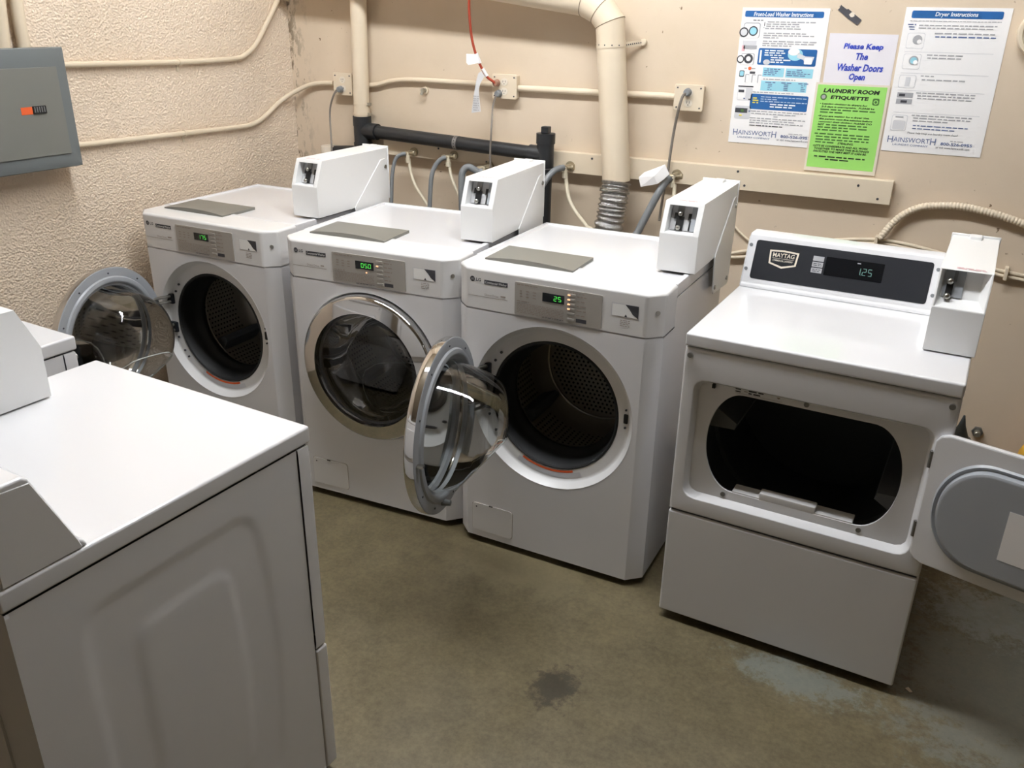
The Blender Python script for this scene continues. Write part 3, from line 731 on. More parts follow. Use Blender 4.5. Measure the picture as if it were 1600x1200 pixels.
    # drum
    bm = B(); lathe(bm, [(0.29, 0.034), (0.30, 0.060), (0.315, 0.095), (0.315, 0.30), (0.303, 0.305), (0.303, 0.325), (0.315, 0.33), (0.315, 0.60), (0.0, 0.61)], cx, 0.585, 64, lambda p: Vector((min(max(p.x, 0.012), WW - 0.012), p.y, min(p.z, 0.88)))); dr = mk('drum', bm, 'drum_dark', root)
    for a in (20, 140, 260) if not detail else (165, 345):
        bm = B(); ca, sa = math.cos(R(a)), math.sin(R(a)); tx, tz = -sa, ca; A = []
        for y in (0.10, 0.56):
            A.append([bm.verts.new((cx + ca * rr + tx * tt, y, 0.585 + sa * rr + tz * tt)) for rr, tt in ((0.318, -0.045), (0.205, -0.010), (0.205, 0.010), (0.318, 0.045))])
        for k in range(3): bm.faces.new((A[0][k], A[0][k + 1], A[1][k + 1], A[1][k]))
        bm.faces.new(A[0][::-1]); bm.faces.new(A[1]); mk('drum_baffle', bm, 'hose_grey', dr)
    # lint tray lip, catch, screws, rating label inside the recess
    mbox('lint_tray', 'white_plastic', root, 0.172, 0.500, 0.0275, 0.075, 0.464, 0.474, 0.002)
    mbox('lint_tray_handle', 'white_plastic', root, 0.248, 0.402, 0.026, 0.060, 0.466, 0.490, 0.004)
    for x, z in ((0.148, 0.458), (0.518, 0.459), (0.335, 0.785)):
        bm = B(); cyl(bm, (x, 0.0275, z), (x, 0.0215, z), 0.007, 12); mk('screw', bm, 'zinc', root)
    for x in (0.012, WW - 0.012):
        bm = B(); cyl(bm, (x + (0.006 if x < .3 else -0.006), 0.006, 0.868), (x + (0.006 if x < .3 else -0.006), -0.003, 0.868), 0.0075, 12); mk('screw', bm, 'zinc', root)
    mbox('door_switch', 'black_plastic', root, 0.083, 0.092, 0.016, 0.027, 0.778, 0.790, 0.001)
    if detail:
        P = Print(fp, front_at(0.0245), 0.0003)
        P.line('ink_dark', 0.146, 0.165, 0.7885, 0.004); P.line('ink_dark', 0.146, 0.165, 0.7815, 0.004); P.line('ink_dark', 0.182, 0.222, 0.7885, 0.0055); P.line('ink_dark', 0.182, 0.214, 0.7815, 0.0055)
        P.line('ink_sienna', 0.170, 0.180, 0.785, 0.003); P.rect('ink_sienna', 0.146, 0.272, 0.7765, 0.7772, name='text_lines'); P.disc('ink_sienna', 0.262, 0.787, 0.004, name='text_lines'); P.build()
    # door with the pressed window, hinged on the right
    HX, HZ0, HZ1 = 0.648, 0.432, 0.797
    x0, x1 = -0.605, -0.002
    def dshape(bm, rs):
        RRd = []; dcx, dcz = (x0 + x1) / 2, (HZ0 + HZ1) / 2
        an = [2 * math.pi * k / 128 for k in range(128)]
        for f, y in rs: RRd.append([bm.verts.new((p[0], y, p[1])) for p in (radial_hit(f, dcx, dcz, a) for a in an)])
        for a, b in zip(RRd, RRd[1:]):
            for k in range(128): j = (k + 1) % 128; bm.faces.new((a[k], a[j], b[j], b[k]))
        bm.faces.new(RRd[0][::-1]); bm.faces.new(RRd[-1])
    bm = B()
    dshape(bm, [(rrect(x0 + 0.01, x1 - 0.01, HZ0 + 0.01, HZ1 - 0.01, 0.03), -0.020), (rrect(x0 + 0.002, x1 - 0.002, HZ0 + 0.002, HZ1 - 0.002, 0.03), -0.016), (rrect(x0, x1, HZ0, HZ1, 0.03), -0.008), (rrect(x0, x1, HZ0, HZ1, 0.03), 0.003), (rrect(x0 + 0.004, x1 - 0.004, HZ0 + 0.004, HZ1 - 0.004, 0.028), 0.006)])
    door = mk('door', bm, 'white_enamel', root, 50); door.location = (HX, -0.0 if not closed else 0.004, 0); door.rotation_euler = (0, 0, R(door_open))
    bm = B()
    dshape(bm, [(rrect(x0 + 0.024, x1 - 0.026, 0.463, 0.757, 0.12, 0.14), 0.0058), (rrect(x0 + 0.028, x1 - 0.030, 0.467, 0.753, 0.12, 0.138), 0.012), (rrect(x0 + 0.036, x1 - 0.036, 0.474, 0.746, 0.115, 0.132), 0.008), (rrect(x0 + 0.038, x1 - 0.038, 0.476, 0.744, 0.113, 0.13), 0.0085), (rrect(x0 + 0.042, x1 - 0.042, 0.479, 0.741, 0.11, 0.128), 0.024), (rrect(x0 + 0.050, x1 - 0.050, 0.486, 0.734, 0.105, 0.122), 0.028)])
    mk('door_plug', bm, 'ring_grey', door, 40)
    if detail: mbox('care_label', 'paper', door, x1 - 0.36, x1 - 0.196, 0.0275, 0.0285, 0.535, 0.668, 0.0)
    for z0 in (0.50, 0.70):
        bm = B(); cyl(bm, (0.0, 0.002, z0), (0.0, 0.002, z0 + 0.045), 0.005, 10); box(bm, -0.012, 0.0, 0.0, 0.004, z0, z0 + 0.045); mk('hinge', bm, 'zinc', door)
    # console
    CW = 0.566
    bm = B(); prism(bm, [(0.505, DH), (0.512, 0.942), (0.5185, 0.946), (0.574, 1.082), (0.584, 1.0885), (0.640, 1.0885), (0.652, 1.078), (0.652, DH)], 'x', 0.003, CW); bevel(bm, 0.005, 3, 40)
    con = mk('console', bm, 'white_enamel', root)
    bm = B(); prism(bm, [(0.517, DH + 0.002), (0.522, 0.948), (0.575, 1.076), (0.645, 1.081), (0.647, DH + 0.002)], 'x', 0.0015, 0.004); bevel(bm, 0.001, 1, 40); mk('end_cap', bm, 'white_plastic', con)
    pa = Vector((0, 0.5185, 0.946)); pb = Vector((0, 0.574, 1.082)); upv = (pb - pa).normalized(); nv = Vector((1, 0, 0)).cross(upv)  # outward (-y, +z)
    if nv.y > 0: nv = -nv
    M = Matrix(((1, 0, nv.x, pa.x), (0, upv.y, nv.y, pa.y), (0, upv.z, nv.z, pa.z), (0, 0, 0, 1)))
    def sbox(name, m, a0, a1, b0, b1, c0, c1, r=0.0, parent=con):
        bm = B(); pts = rounded_rect(a0, a1, b0, b1, r, 3) if r else [(a0, b0), (a1, b0), (a1, b1), (a0, b1)]
        A = [bm.verts.new(M @ Vector((p[0], p[1], c0))) for p in pts]; Bq = [bm.verts.new(M @ Vector((p[0], p[1], c1))) for p in pts]
        bm.faces.new(A); bm.faces.new(Bq)
        for k in range(len(pts)): j = (k + 1) % len(pts); bm.faces.new((A[k], A[j], Bq[j], Bq[k]))
        return mk(name, bm, m, parent)
    H_ = (pb - pa).length
    fpan = sbox('control_fascia', 'console_black', 0.0285, 0.542, 0.012, 0.134, -0.001, 0.0015, 0.008)
    if detail:
        sbox('display', 'display_black', 0.246, 0.412, 0.054, 0.110, 0.0, 0.0022, 0.002)
        bm = B(); seven_seg(bm, digits, 0.338, 0.068, 0.0115, 0.021, M @ Matrix.Translation((0, 0, 0.0028)), 0.4, 0.15); mk('digit_segments', bm, 'teal_led', con)
        P = Print(con, M @ Matrix.Translation((0, 0, 0.0017)), 0.0003)
        P.rect('ink_grey', 0.336, 0.346, 0.1005, 0.1035, 4, name='display_mark')
        sh = [(0.0745, 0.1080), (0.119, 0.1110), (0.164, 0.1080), (0.161, 0.066), (0.119, 0.054), (0.0775, 0.066)]
        P.poly('laminate', sh, 1, 'badge_border'); c = (0.119, 0.085)
        P.poly('console_black', [(c[0] + (a - c[0]) * 0.88, c[1] + (b - c[1]) * 0.80) for a, b in sh], 2, 'badge_field')
        P.text('laminate', 'MAYTAG', 0.086, 0.152, 0.0945, 0.0135, 3, 0.012); P.rect('laminate', 0.086, 0.152, 0.0835, 0.0845, 3, name='lettering')
        P.text('laminate', 'COMMERCIAL LAUNDRY', 0.088, 0.150, 0.0775, 0.0055, 3, 0.01)
        for i, bz in enumerate((0.100, 0.082, 0.064)):
            P.rect('ink_grey', 0.2075, 0.2395, bz - 0.0075, bz + 0.0075, 1, 0.001, name='cycle_button'); 
            if i: P.line('ink_dark', 0.211, 0.236, bz + 0.0025, 0.003, 2); P.line('ink_dark', 0.211, 0.236, bz - 0.0025, 0.003, 2)
        P.build()
        for a, b in ((0.012, 0.040), (0.013, 0.116), (0.555, 0.040), (0.555, 0.116)):
            bm = B(); cyl(bm, M @ Vector((a, b, -0.002)), M @ Vector((a, b, 0.0018)), 0.0055, 10); mk('screw', bm, 'hose_grey', con)
    coin_box(root, 0.570, 0.692, 0.192, DH + 0.004, wide=True, plate=False)
    for x in (0.06, WW - 0.06):
        for y in (0.08, DD - 0.06):
            bm = B(); cyl(bm, (x, y, FLOOR_Z), (x, y, 0.014), 0.02, 12); mk('foot', bm, 'black_rubber', root)
    return root
dryer((0.7849, -0.0928), -0.0336, 'white dryer with black console and open door, standing beside the washers', 167)
dryer((0.2695, -1.0297), math.pi - 0.0516, 'white dryer facing the washers, its bare embossed side panel and back turned to the room', 0, detail=False)
pF = Vector((0.2695, -1.0297, 0)) + Matrix.Rotation(-0.0516, 3, 'Z') @ Vector((-0.875, 0.075, 0))
dryer((pF.x, pF.y), math.pi - 0.0516, 'white dryer across a narrow gap from the embossed-sided dryer, mostly hidden behind its coin box', 0, detail=False)

# ------------------------------------------------------------------ pipes, conduits and boxes on the walls
def conduit(name, label, pts, r=0.0105, sm=8, cat='conduit', material='cream_paint', straps=()):
    o = mtube(name, material, None, pts, r, 12, sm); tag(o, label, cat)
    return o
c1 = conduit('conduit', 'upper cream conduit on the stucco wall, rising to the ceiling by the corner',
        [PL(96, 101.5, .014), PL(200, 99, .014), PL(300, 96, .014), PL(366, 91.5, .014), PL(384, 85, .014), PL(399, 70, .014), PL(416, 38, .014), PL(434, 0, .014), PL(460, -55, .014), Vector((-1.49, 1.05, CEIL_Z - 0.02))])
c2 = conduit('conduit', 'lower cream conduit from the breaker panel round the corner to the first outlet box',
        [PL(108, 228.5, .014), PL(260, 211.5, .014), PL(360, 200, .014), PL(395, 194, .014), PL(416, 180, .014), PL(440, 157, .014), PX(469, 139, 1.035), PX(490, 131.5, 1.052), PX(505, 130, 1.056), PX(521, 130, 1.056)])
for cc, (u, v) in ((c1, (280, 97)), (c2, (289, 208))):
    p = PL(u, v, 0.014); bm = B()
    tube(bm, [p + Vector((0, -0.006, 0)), p + Vector((0, 0.006, 0))], 0.0135, 12)
    box(bm, p.x - 0.014, p.x - 0.011, p.y - 0.007, p.y + 0.007, p.z - 0.036, p.z); mk('strap', bm, 'cream_paint', cc)
conduit('conduit', 'cream conduit behind the vent pipe running to the middle outlet box', [PX(549, 131, 1.056), PX(572, 133, 1.056), PX(590, 132, 1.056), PX(612, 126.5, 1.056), PX(640, 124.5, 1.056), PX(690, 127, 1.056), PX(772, 132, 1.056)])
conduit('conduit', 'straight cream conduit passing behind the duct to the outlet box near the posters', [PX(803, 137.5, 1.056), PX(935, 144.5, 1.056), PX(1057, 151, 1.056)], 0.0125)
conduit('conduit', 'thick cream conduit entering the top of the breaker panel, nearer its middle', [PL(5, 78, .03), PL(-4, 0, .03), PL(-30, -210, .03)], 0.024)
conduit('conduit', 'thick cream conduit entering the top of the breaker panel near its corner', [PL(38, 76, .03), PL(25, 0, .03), PL(0, -210, .03)], 0.021)

# breaker panel on the stucco wall
ec = PL(134, 258, 0.1); et = PL(101, 73, 0.1)
ang = math.atan2(0.05, 1.0)
t = thing('breaker_panel', 'grey metal electrical breaker panel on the stucco wall', 'electrical panel', (LWX(ec.y), ec.y, ec.z), -ang)
Zt = et.z - ec.z; YW = 0.40        # local: x out of the wall, y along the wall (0 = edge near the corner)
def pbox(name, m, x0, x1, y0, y1, z0, z1, bev=0.002): return mbox(name, m, t, x0, x1, y0, y1, z0, z1, bev)
pbox('panel_box', 'panel_grey', 0.0, 0.091, -YW + 0.008, -0.008, 0.008, Zt - 0.008)
bm = B(); A = [(0.066, 0), (0.066, 0)]
o_ = [(0.089, -YW, 0), (0.089, 0, 0), (0.089, 0, Zt), (0.089, -YW, Zt)]; q_ = [(0.104, -YW + 0.04, 0.035), (0.104, -0.032, 0.035), (0.104, -0.032, Zt - 0.05), (0.104, -YW + 0.04, Zt - 0.05)]
f_ = [(0.097, a[1], a[2]) for a in ((0, -YW + 0.004, 0.004), (0, -0.004, 0.004), (0, -0.004, Zt - 0.004), (0, -YW + 0.004, Zt - 0.004))]
LV = [[bm.verts.new(p) for p in ring] for ring in (o_, f_, q_)]
for a, b in zip(LV, LV[1:]):
    for k in range(4): bm.faces.new((a[k], a[(k + 1) % 4], b[(k + 1) % 4], b[k]))
bm.faces.new(LV[0][::-1]); bm.faces.new(LV[-1]); mk('cover_frame', bm, 'panel_grey', t, 15)
pd = pbox('panel_door', 'panel_door_grey', 0.104, 0.109, -YW + 0.065, -0.045, 0.050, Zt - 0.062, 0.002)
lp = PL(55, 172, 0.11); ly = lp.y - ec.y; lz = lp.z - ec.z
o = mbox('brand_label', 'orange', pd, 0.1086, 0.1098, ly - 0.044, ly - 0.004, lz - 0.013, lz + 0.011)
o = mbox('door_handle', 'black_plastic', pd, 0.1086, 0.114, ly - 0.004, ly + 0.045, lz - 0.013, lz + 0.013, 0.002)
for k in range(5): mbox('handle_rib', 'hose_grey', pd, 0.1135, 0.1150, ly + 0.001 + k * 0.0085, ly + 0.004 + k * 0.0085, lz - 0.008, lz + 0.010)

# outlet boxes, plugs and cords
def outlet(label, uv0, uv1, plugs):
    a, b = PX(*uv0, 1.034), PX(*uv1, 1.034); xc, zc = (a.x + b.x) / 2, (a.z + b.z) / 2; w_, h_ = (b.x - a.x) / 2, (a.z - b.z) / 2
    t = thing('outlet_box', label, 'outlet', (xc, WALL_Y, zc - h_))
    mbox('box_body', 'cream_paint', t, -w_ + 0.004, w_ - 0.004, -0.032, 0.0, 0.004, 2 * h_ - 0.004, 0.004)
    bm = B(); prism(bm, rounded_rect(-w_, w_, 0, 2 * h_, 0.006, 3), 'y', -0.037, -0.031); bevel(bm, 0.0015, 1); mk('cover_plate', bm, 'cream_paint', t)
    for zz in (h_ * 0.62, h_ * 1.38):
        bm = B(); prism(bm, [(0.0165 * math.cos(2 * math.pi * k / 20), zz + 0.0145 * math.sin(2 * math.pi * k / 20)) for k in range(20)], 'y', -0.0385, -0.036); rc = mk('receptacle', bm, 'laminate', t)
        for sx in (-0.005, 0.005): mbox('slot', 'ink_dark', rc, sx - 0.001, sx + 0.001, -0.0388, -0.038, zz - 0.002, zz + 0.006)
        bm = B(); cyl(bm, (0, -0.0388, zz - 0.007), (0, -0.0375, zz - 0.007), 0.002, 8); mk('slot', bm, 'ink_dark', rc)
    for sx in (-1, 1):
        for zz in (0.012, 2 * h_ - 0.012):
            bm = B(); cyl(bm, (sx * (w_ - 0.012), -0.0385, zz), (sx * (w_ - 0.012), -0.036, zz), 0.0032, 8); mk('screw', bm, 'ink_dark', t)
    return t
outlet('cream outlet box between the corner and the vent pipe', (520, 113), (551, 150), 1)
outlet('cream outlet box with the red cord plugged in', (769, 115), (807, 156), 2)
outlet('cream outlet box beside the washer poster, one socket free', (1055, 131), (1097, 175), 1)
def cord(label, plug_uv, pts, m='cord_grey', pm='hose_grey', r=0.0042, group=None):
    p = PX(*plug_uv, 1.0315); t = thing('power_cord', label, 'power cord', (p.x, 1.0315, p.z), 0, group)
    bm = B(); cyl(bm, (0, 0.000, 0), (0, -0.022, 0), 0.0155, 14, 0.012); bevel(bm, 0.002, 1); mk('plug', bm, pm, t)
    P = [Vector((0, -0.012, 0)), Vector((pts[0][0], pts[0][1], pts[0][2])) - p] if False else [Vector((0, -0.014, -0.002))] + [Vector(q) - Vector((p.x, 1.0315, p.z)) for q in pts]
    bm = B(); tube(bm, smooth_path(P, 8), r, 8); mk('cable', bm, m, t); return t
cord('grey power cord hanging from the outlet box beside the vent pipe', (533, 139.5), [PX(525, 142, 1.01), PX(519, 155, 1.0), PX(515.5, 175, 1.0), PX(517, 210, 0.965), PX(518.5, 236, 0.945), PX(519, 300, 0.93)])
cord('grey power cord hanging below the red plug', (780, 146), [PX(774, 152, 1.01), PX(770, 168, 1.0), PX(768, 200, 0.945), PX(766, 236, 0.94), PX(766, 262, 0.94), PX(765, 330, 0.94)])
cord('grey power cord dropping from the outlet beside the washer poster', (1075, 144), [PX(1067, 150, 1.005), PX(1061, 168, 1.0), PX(1053, 205, 1.022), PX(1046, 250, 1.017), PX(1043, 272, 1.016), PX(1037, 300, 1.014), PX(1030, 345, 1.0)], r=0.0052)
rp = [PX(770, 127, 1.005), PX(760, 119, 0.99), PX(751, 103, 0.975), PX(743, 83, 0.96), PX(737, 58, 0.94), PX(733.5, 25, 0.91), PX(733, -5, 0.89), PX(735, -60, 0.87), PX(740, -250, 0.83)]
rc = cord('red cord with white tags hanging from above, plugged into the middle outlet box', (777, 129.5), rp, 'red_cord', 'brown_plug', 0.0055)
# tags on the red cord
org = Vector(rc.location)
def quadsheet(name, m, parent, pts, th=0.0008):
    bm = B(); P = [Vector(p) for p in pts]; n = (P[1] - P[0]).cross(P[2] - P[0]).normalized() * th
    A = [bm.verts.new(p) for p in P]; Bq = [bm.verts.new(p + n) for p in P]
    bm.faces.new(A); bm.faces.new(Bq[::-1])
    for k in range(len(P)): j = (k + 1) % len(P); bm.faces.new((A[k], Bq[k], Bq[j], A[j]))
    return mk(name, bm, m, parent)
quadsheet('white_tag', 'paper', rc, [PX(u, v, 0.955) - org for u, v in ((728.5, 84), (744, 84.5), (749, 98), (741, 100), (731.5, 101.5), (728.5, 98))])
bm = B(); tube(bm, [PX(744, 83.5, 0.960) - org, PX(750, 98.5, 0.972) - org], 0.0075, 10); mk('tag_sleeve', bm, 'paper', rc)
bm = B(); tube(bm, [PX(754, 107, 0.979) - org, PX(761, 119, 0.989) - org], 0.0072, 10); mk('tag_sleeve', bm, 'paper', rc)
quadsheet('clear_tag', 'tag_clear', rc, [PX(u, v, y) - org for u, v, y in ((752, 111, 0.98), (757, 119, 0.98), (750, 131, 0.975), (748, 142, 0.97), (751, 174.5, 0.97), (736.5, 176.5, 0.97), (741, 145, 0.972), (744, 127, 0.975), (747, 115, 0.98))])
P = Print(rc, Matrix.Translation(-org) @ front_at(0.9688), 0.0003)
for k in range(7):
    a = PX(739.5, 150 + 3.6 * k, 0.9688); b = PX(748.5, 150.4 + 3.6 * k, 0.9688); P.line('ink_grey', a.x, b.x, a.z, 0.004)
P.build()

# vent pipe and black drain pipes
YP = 1.020
vt = thing('vent_pipe', 'cream painted vertical vent pipe joining the black drain', 'pipe', (PX(565.5, 182, YP).x, YP, PX(565.5, 182, YP).z)); o0 = Vector(vt.location)
ptop = PX(559.5, 0, YP); dirv = (ptop - o0); top = o0 + dirv * ((CEIL_Z - 0.002 - o0.z) / dirv.z)
bm = B(); tube(bm, [Vector((0, 0, 0)), top - o0], 0.0355, 24); mk('pipe', bm, 'cream_paint', vt)
for k in (0.012, 0.055):
    q = dirv.normalized() * k; bm = B(); tube(bm, [q - dirv.normalized() * 0.004, q + dirv.normalized() * 0.004], 0.0372, 24); mk('clamp_band', bm, 'cream_paint', vt)
    mbox('clamp_screw', 'lens_metal', vt, 0.033, 0.052, -0.006, 0.006, q.z - 0.006, q.z + 0.006, 0.001)
YD = 0.984
def seg(root, name, m, pts, r, n=20, sm=0): bm = B(); o = Vector(root.location); tube(bm, [Vector(p) - o for p in (smooth_path(pts, sm) if sm else pts)], r, n); return mk(name, bm, m, root)
j0 = o0 + Vector((0.0, 0, 0)); x0 = j0.x; dt = thing('drain_pipe', 'black plastic drain pipe running level along the wall between two tees', 'pipe', (x0, YP, 0.0 + 0.35))
seg(dt, 'riser', 'abs_black', [(x0, YP, 0.35), (x0, YP, j0.z - 0.02)], 0.033)
seg(dt, 'collar', 'abs_black', [(x0, YP, j0.z - 0.040), (x0, YP, j0.z + 0.002)], 0.0415)
zt = PX(600, 209.5, YD).z
seg(dt, 'tee', 'abs_black', [(x0, YP, zt - 0.052), (x0, YP, j0.z - 0.03)], 0.0395)
seg(dt, 'collar', 'abs_black', [(x0, YP, zt - 0.085), (x0, YP, zt - 0.05)], 0.0425)
pL_ = Vector((x0, YP, zt + 0.004)); pR_ = PX(852, 242, YD); ll = (pR_ - pL_)
seg(dt, 'level_pipe', 'abs_black', [pL_, pR_], 0.0285)
seg(dt, 'tee_branch', 'abs_black', [pL_, pL_ + ll.normalized() * 0.085], 0.0355)
seg(dt, 'tee_branch', 'abs_black', [pR_ - ll.normalized() * 0.07, pR_], 0.0345)
xr, zr = pR_.x, pR_.z
seg(dt, 'tee', 'abs_black', [(xr, YD, zr - 0.05), (xr, YD, zr + 0.05)], 0.035)
seg(dt, 'cleanout_collar', 'abs_black', [(xr, YD, zr + 0.045), (xr, YD, zr + 0.085)], 0.039)
mbox('cleanout_plug', 'abs_black', dt, xr - x0 - 0.016, xr - x0 + 0.016, YD - YP - 0.016, YD - YP + 0.016, zr + 0.085 - 0.35, zr + 0.112 - 0.35, 0.003)
seg(dt, 'riser', 'abs_black', [(xr, YD, 0.35), (xr, YD, zr - 0.045)], 0.030)
seg(dt, 'riser', 'abs_black', [(x0, YP, FLOOR_Z), (x0, YP, 0.36)], 0.033); seg(dt, 'riser', 'abs_black', [(xr, YD, FLOOR_Z), (xr, YD, 0.36)], 0.030)
def holed_strap(root, c, ax, r, wdt=0.018):
    """metal strap round a pipe: band plus its row of dark holes"""
    ax = ax.normalized(); o = Vector(root.location); bm = B(); tube(bm, [c - o - ax * wdt / 2, c - o + ax * wdt / 2], r, 24); st = mk('pipe_strap', bm, 'zinc', root)
    s1 = ax.cross(Vector((0, 1, 0))).normalized(); s2 = Vector((0, -1, 0)); s2 = (s2 - ax * s2.dot(ax)).normalized()
    bm = B()
    for k in range(-3, 4):
        a = k * 0.42; d = s2 * math.cos(a) + s1 * math.sin(a); tgt = ax.cross(d); p = c - o + d * (r + 0.0006)
        bm.faces.new([bm.verts.new(p + ax * 0.003 * math.cos(q * math.pi / 3) + tgt * 0.003 * math.sin(q * math.pi / 3)) for q in range(6)])
    mk('strap_holes', bm, 'ink_dark', st)
    return st
fm = (PX(711, 222, YD).x - pL_.x) / ll.x
holed_strap(dt, pL_ + ll * fm, ll, 0.0297)
holed_strap(dt, Vector((xr, YD, PX(860, 261, YD).z)), Vector((0, 0, 1)), 0.0312)

# white standpipe cup in the corner, with its black stub
c = PX(514, 229, 1.01); t = thing('standpipe', 'short cream standpipe in the corner behind the far washer', 'pipe', (c.x, 1.01, FLOOR_Z))
bm = B(); lathe_z(bm, [(0.030, 0), (0.030, c.z - 0.03 - FLOOR_Z), (0.038, c.z - 0.03 - FLOOR_Z), (0.038, c.z + 0.004 - FLOOR_Z), (0.033, c.z + 0.006 - FLOOR_Z)], 0, 0); mk('pipe', bm, 'laminate', t)
bm = B(); tube(bm, [Vector((0.02, 0, c.z - 0.02 - FLOOR_Z)), Vector((x0 - c.x - 0.034, YP - 1.01, c.z - 0.01 - FLOOR_Z))], 0.026, 18); mk('cross_pipe', bm, 'abs_black', t)

# exhaust duct: painted pipe, mitred elbow, level run, strap, foil hose
YE = 0.986
D0 = PX(963, 283, YE); D1 = PX(957, 120, YE); D2 = PX(953.5, 40, YE)
t = thing('exhaust_duct', 'cream painted metal exhaust duct coming down the wall with a mitred elbow', 'duct', D0); o = Vector(D0)
rD = 0.0545
e1 = PX(953.5, 36, YE); e2 = PX(940, 16, YE); e3 = PX(915, 1, YE); e4 = PX(833, -13, YE)
e5 = e3 + (e4 - e3) * ((-1.36 - e3.x) / (e4.x - e3.x)); e5.y = 0.885
ch = [D0, e1, e2, e3, e5]; NR = 32; rings = []; nrm = None
for i, q in enumerate(ch):          # mitred rings where the sections meet
    ti = (q - ch[i - 1]).normalized() if i else (ch[1] - ch[0]).normalized(); to = (ch[i + 1] - q).normalized() if i < len(ch) - 1 else ti
    b = (ti + to).normalized(); k = 1 / max(0.5, b.dot(ti)); side = Vector((0, -1, 0)); side = (side - b * side.dot(b)).normalized(); oth = b.cross(side)
    rings.append([q - o + side * rD * math.cos(2 * math.pi * a / NR) + oth * rD * k * math.sin(2 * math.pi * a / NR) for a in range(NR)])
for i, nm in enumerate(('down_pipe', 'elbow_section', 'elbow_section', 'level_run')):
    bm = B(); A = [bm.verts.new(v) for v in rings[i]]; Bq = [bm.verts.new(v) for v in rings[i + 1]]
    for a in range(NR): bm.faces.new((A[a], A[(a + 1) % NR], Bq[(a + 1) % NR], Bq[a]))
    if i == 3: bm.faces.new(Bq)
    if i == 0: bm.faces.new(A)
    mk(nm, bm, 'cream_paint', t)
for i in (1, 2, 3):
    bm = B(); c = ch[i] - o; tube(bm, [(v - c) * 1.004 + c for v in rings[i]] + [(rings[i][0] - c) * 1.004 + c], 0.0014, 6, False); mk('elbow_seam', bm, 'seam_brown', t)
D1 = D0 + (e1 - D0) * 0.6
sp = PX(955, 70, YE); ax = (D1 - e1).normalized(); seg(t, 'strap_band', 'cream_paint', [sp - ax * 0.011, sp + ax * 0.011], rD + 0.0016, 32)
s1 = PX(1006, 66, 1.066); s0 = sp + Vector((rD * 0.9, 0.02, 0.0))
bm = B(); d = (s1 - s0); upz = Vector((0, 0, 0.010))
vs = [bm.verts.new(q - o) for q in (s0 - upz, s1 - upz, s1 + upz, s0 + upz)]; bm.faces.new(vs)
g = bmesh.ops.extrude_face_region(bm, geom=bm.faces[:])
for v in [v for v in g['geom'] if isinstance(v, bmesh.types.BMVert)]: v.co.y += 0.002
mk('strap_tail', bm, 'cream_paint', t)
bm = B()
for k in range(9):
    q = s0 - o + d * (k + 0.5) / 9 + Vector((0.0008, -0.0016, 0)); bm.faces.new([bm.verts.new(q + Vector((0.0028 * math.cos(a * math.pi / 3), 0, 0.0028 * math.sin(a * math.pi / 3)))) for a in range(6)])
for k in range(5):
    a = R(-150 + 28 * k); q = sp - o + Vector((math.cos(a) * (rD + 0.0022), math.sin(a) * (rD + 0.0022), 0)); tg = Vector((-math.sin(a), math.cos(a), 0))
    bm.faces.new([bm.verts.new(q + tg * 0.0028 * math.cos(b * math.pi / 3) + Vector((0, 0, 0.0028 * math.sin(b * math.pi / 3)))) for b in range(6)])
mk('strap_holes', bm, 'ink_dark', t)
bm = B(); cyl(bm, s1 - o + Vector((0, 0.004, 0)), s1 - o + Vector((0, -0.010, 0)), 0.014, 8); bevel(bm, 0.003, 1); mk('strap_anchor', bm, 'cream_paint', t)
# foil hose
F0 = PX(963, 284, YE); F1 = PX(957.5, 318, YE - 0.02); F2 = PX(950, 356, 0.955); F3 = F2 + Vector((-0.06, -0.02, -0.25)); F4 = F3 + Vector((-0.02, 0.0, -0.35))
pts = smooth_path([F0, F1, F2, F3, F4], 24); bm = B()
tube(bm, pts, 0.055, 28, True, lambda i: 0.0545 + 0.0042 * math.sin(i * 1.25) + (0.002 if i % 9 < 4 else -0.001))
tag(mk('foil_hose', bm, 'foil', None, 70), 'crinkled silver foil hose clamped under the cream exhaust duct', 'duct hose')
ax = (F1 - F0).normalized(); bm = B(); q = PX(960.5, 299, YE - 0.008); tube(bm, [q - ax * 0.006, q + ax * 0.006], 0.0605, 28)
bpy.context.view_layer.update()
ho = bpy.data.objects['foil_hose']; mk('hose_clamp', bm, 'steel', ho)

# water valves on the board
def valve(label, u, v, y=0.985, group='hose valves along the wall board', handle=(9, 1)):
    p = PX(u, v, y); t = thing('water_valve', label, 'valve', p, 0, group)
    bm = B(); cyl(bm, (0, 1.0325 - y, 0), (0, -0.008, 0), 0.0105, 12); cyl(bm, (0, 1.0325 - y, 0), (0, 1.0265 - y, 0), 0.020, 16); mk('valve_body', bm, 'brass_dirty', t)
    bm = B(); cyl(bm, (0, -0.002, 0.004), (0, -0.004, -0.026), 0.0085, 10); cyl(bm, (0, -0.004, -0.022), (0, -0.004, -0.040), 0.0115, 6); mk('cold_outlet', bm, 'hose_cream', t)
    bm = B(); cyl(bm, (0, 0, 0), (-0.020, -0.006, -0.004), 0.0105, 10); cyl(bm, (-0.014, -0.004, -0.003), (-0.028, -0.008, -0.006), 0.0125, 8); mk('hot_outlet', bm, 'brass_dirty', t)
    bm = B(); cyl(bm, (0.004, 0, 0.0), (0.030, -0.002, 0.004), 0.005, 8); cyl(bm, (0.028, -0.002, 0.003), (0.036, -0.002, 0.004), 0.012, 8); bevel(bm, 0.002, 1); mk('valve_handle', bm, 'brass_dirty', t)
    return t
valve('brass valve beside the far washer coin box', 638, 239.5)
valve('brass valve under the strapped stretch of black drain pipe', 701, 245)
valve('brass valve peeping over the middle washer coin box', 757, 262)
valve('brass valve just right of the black cleanout tee', 884, 262)
valve('brass valve with the folded paper tag hung beside it', 1052, 275.5)
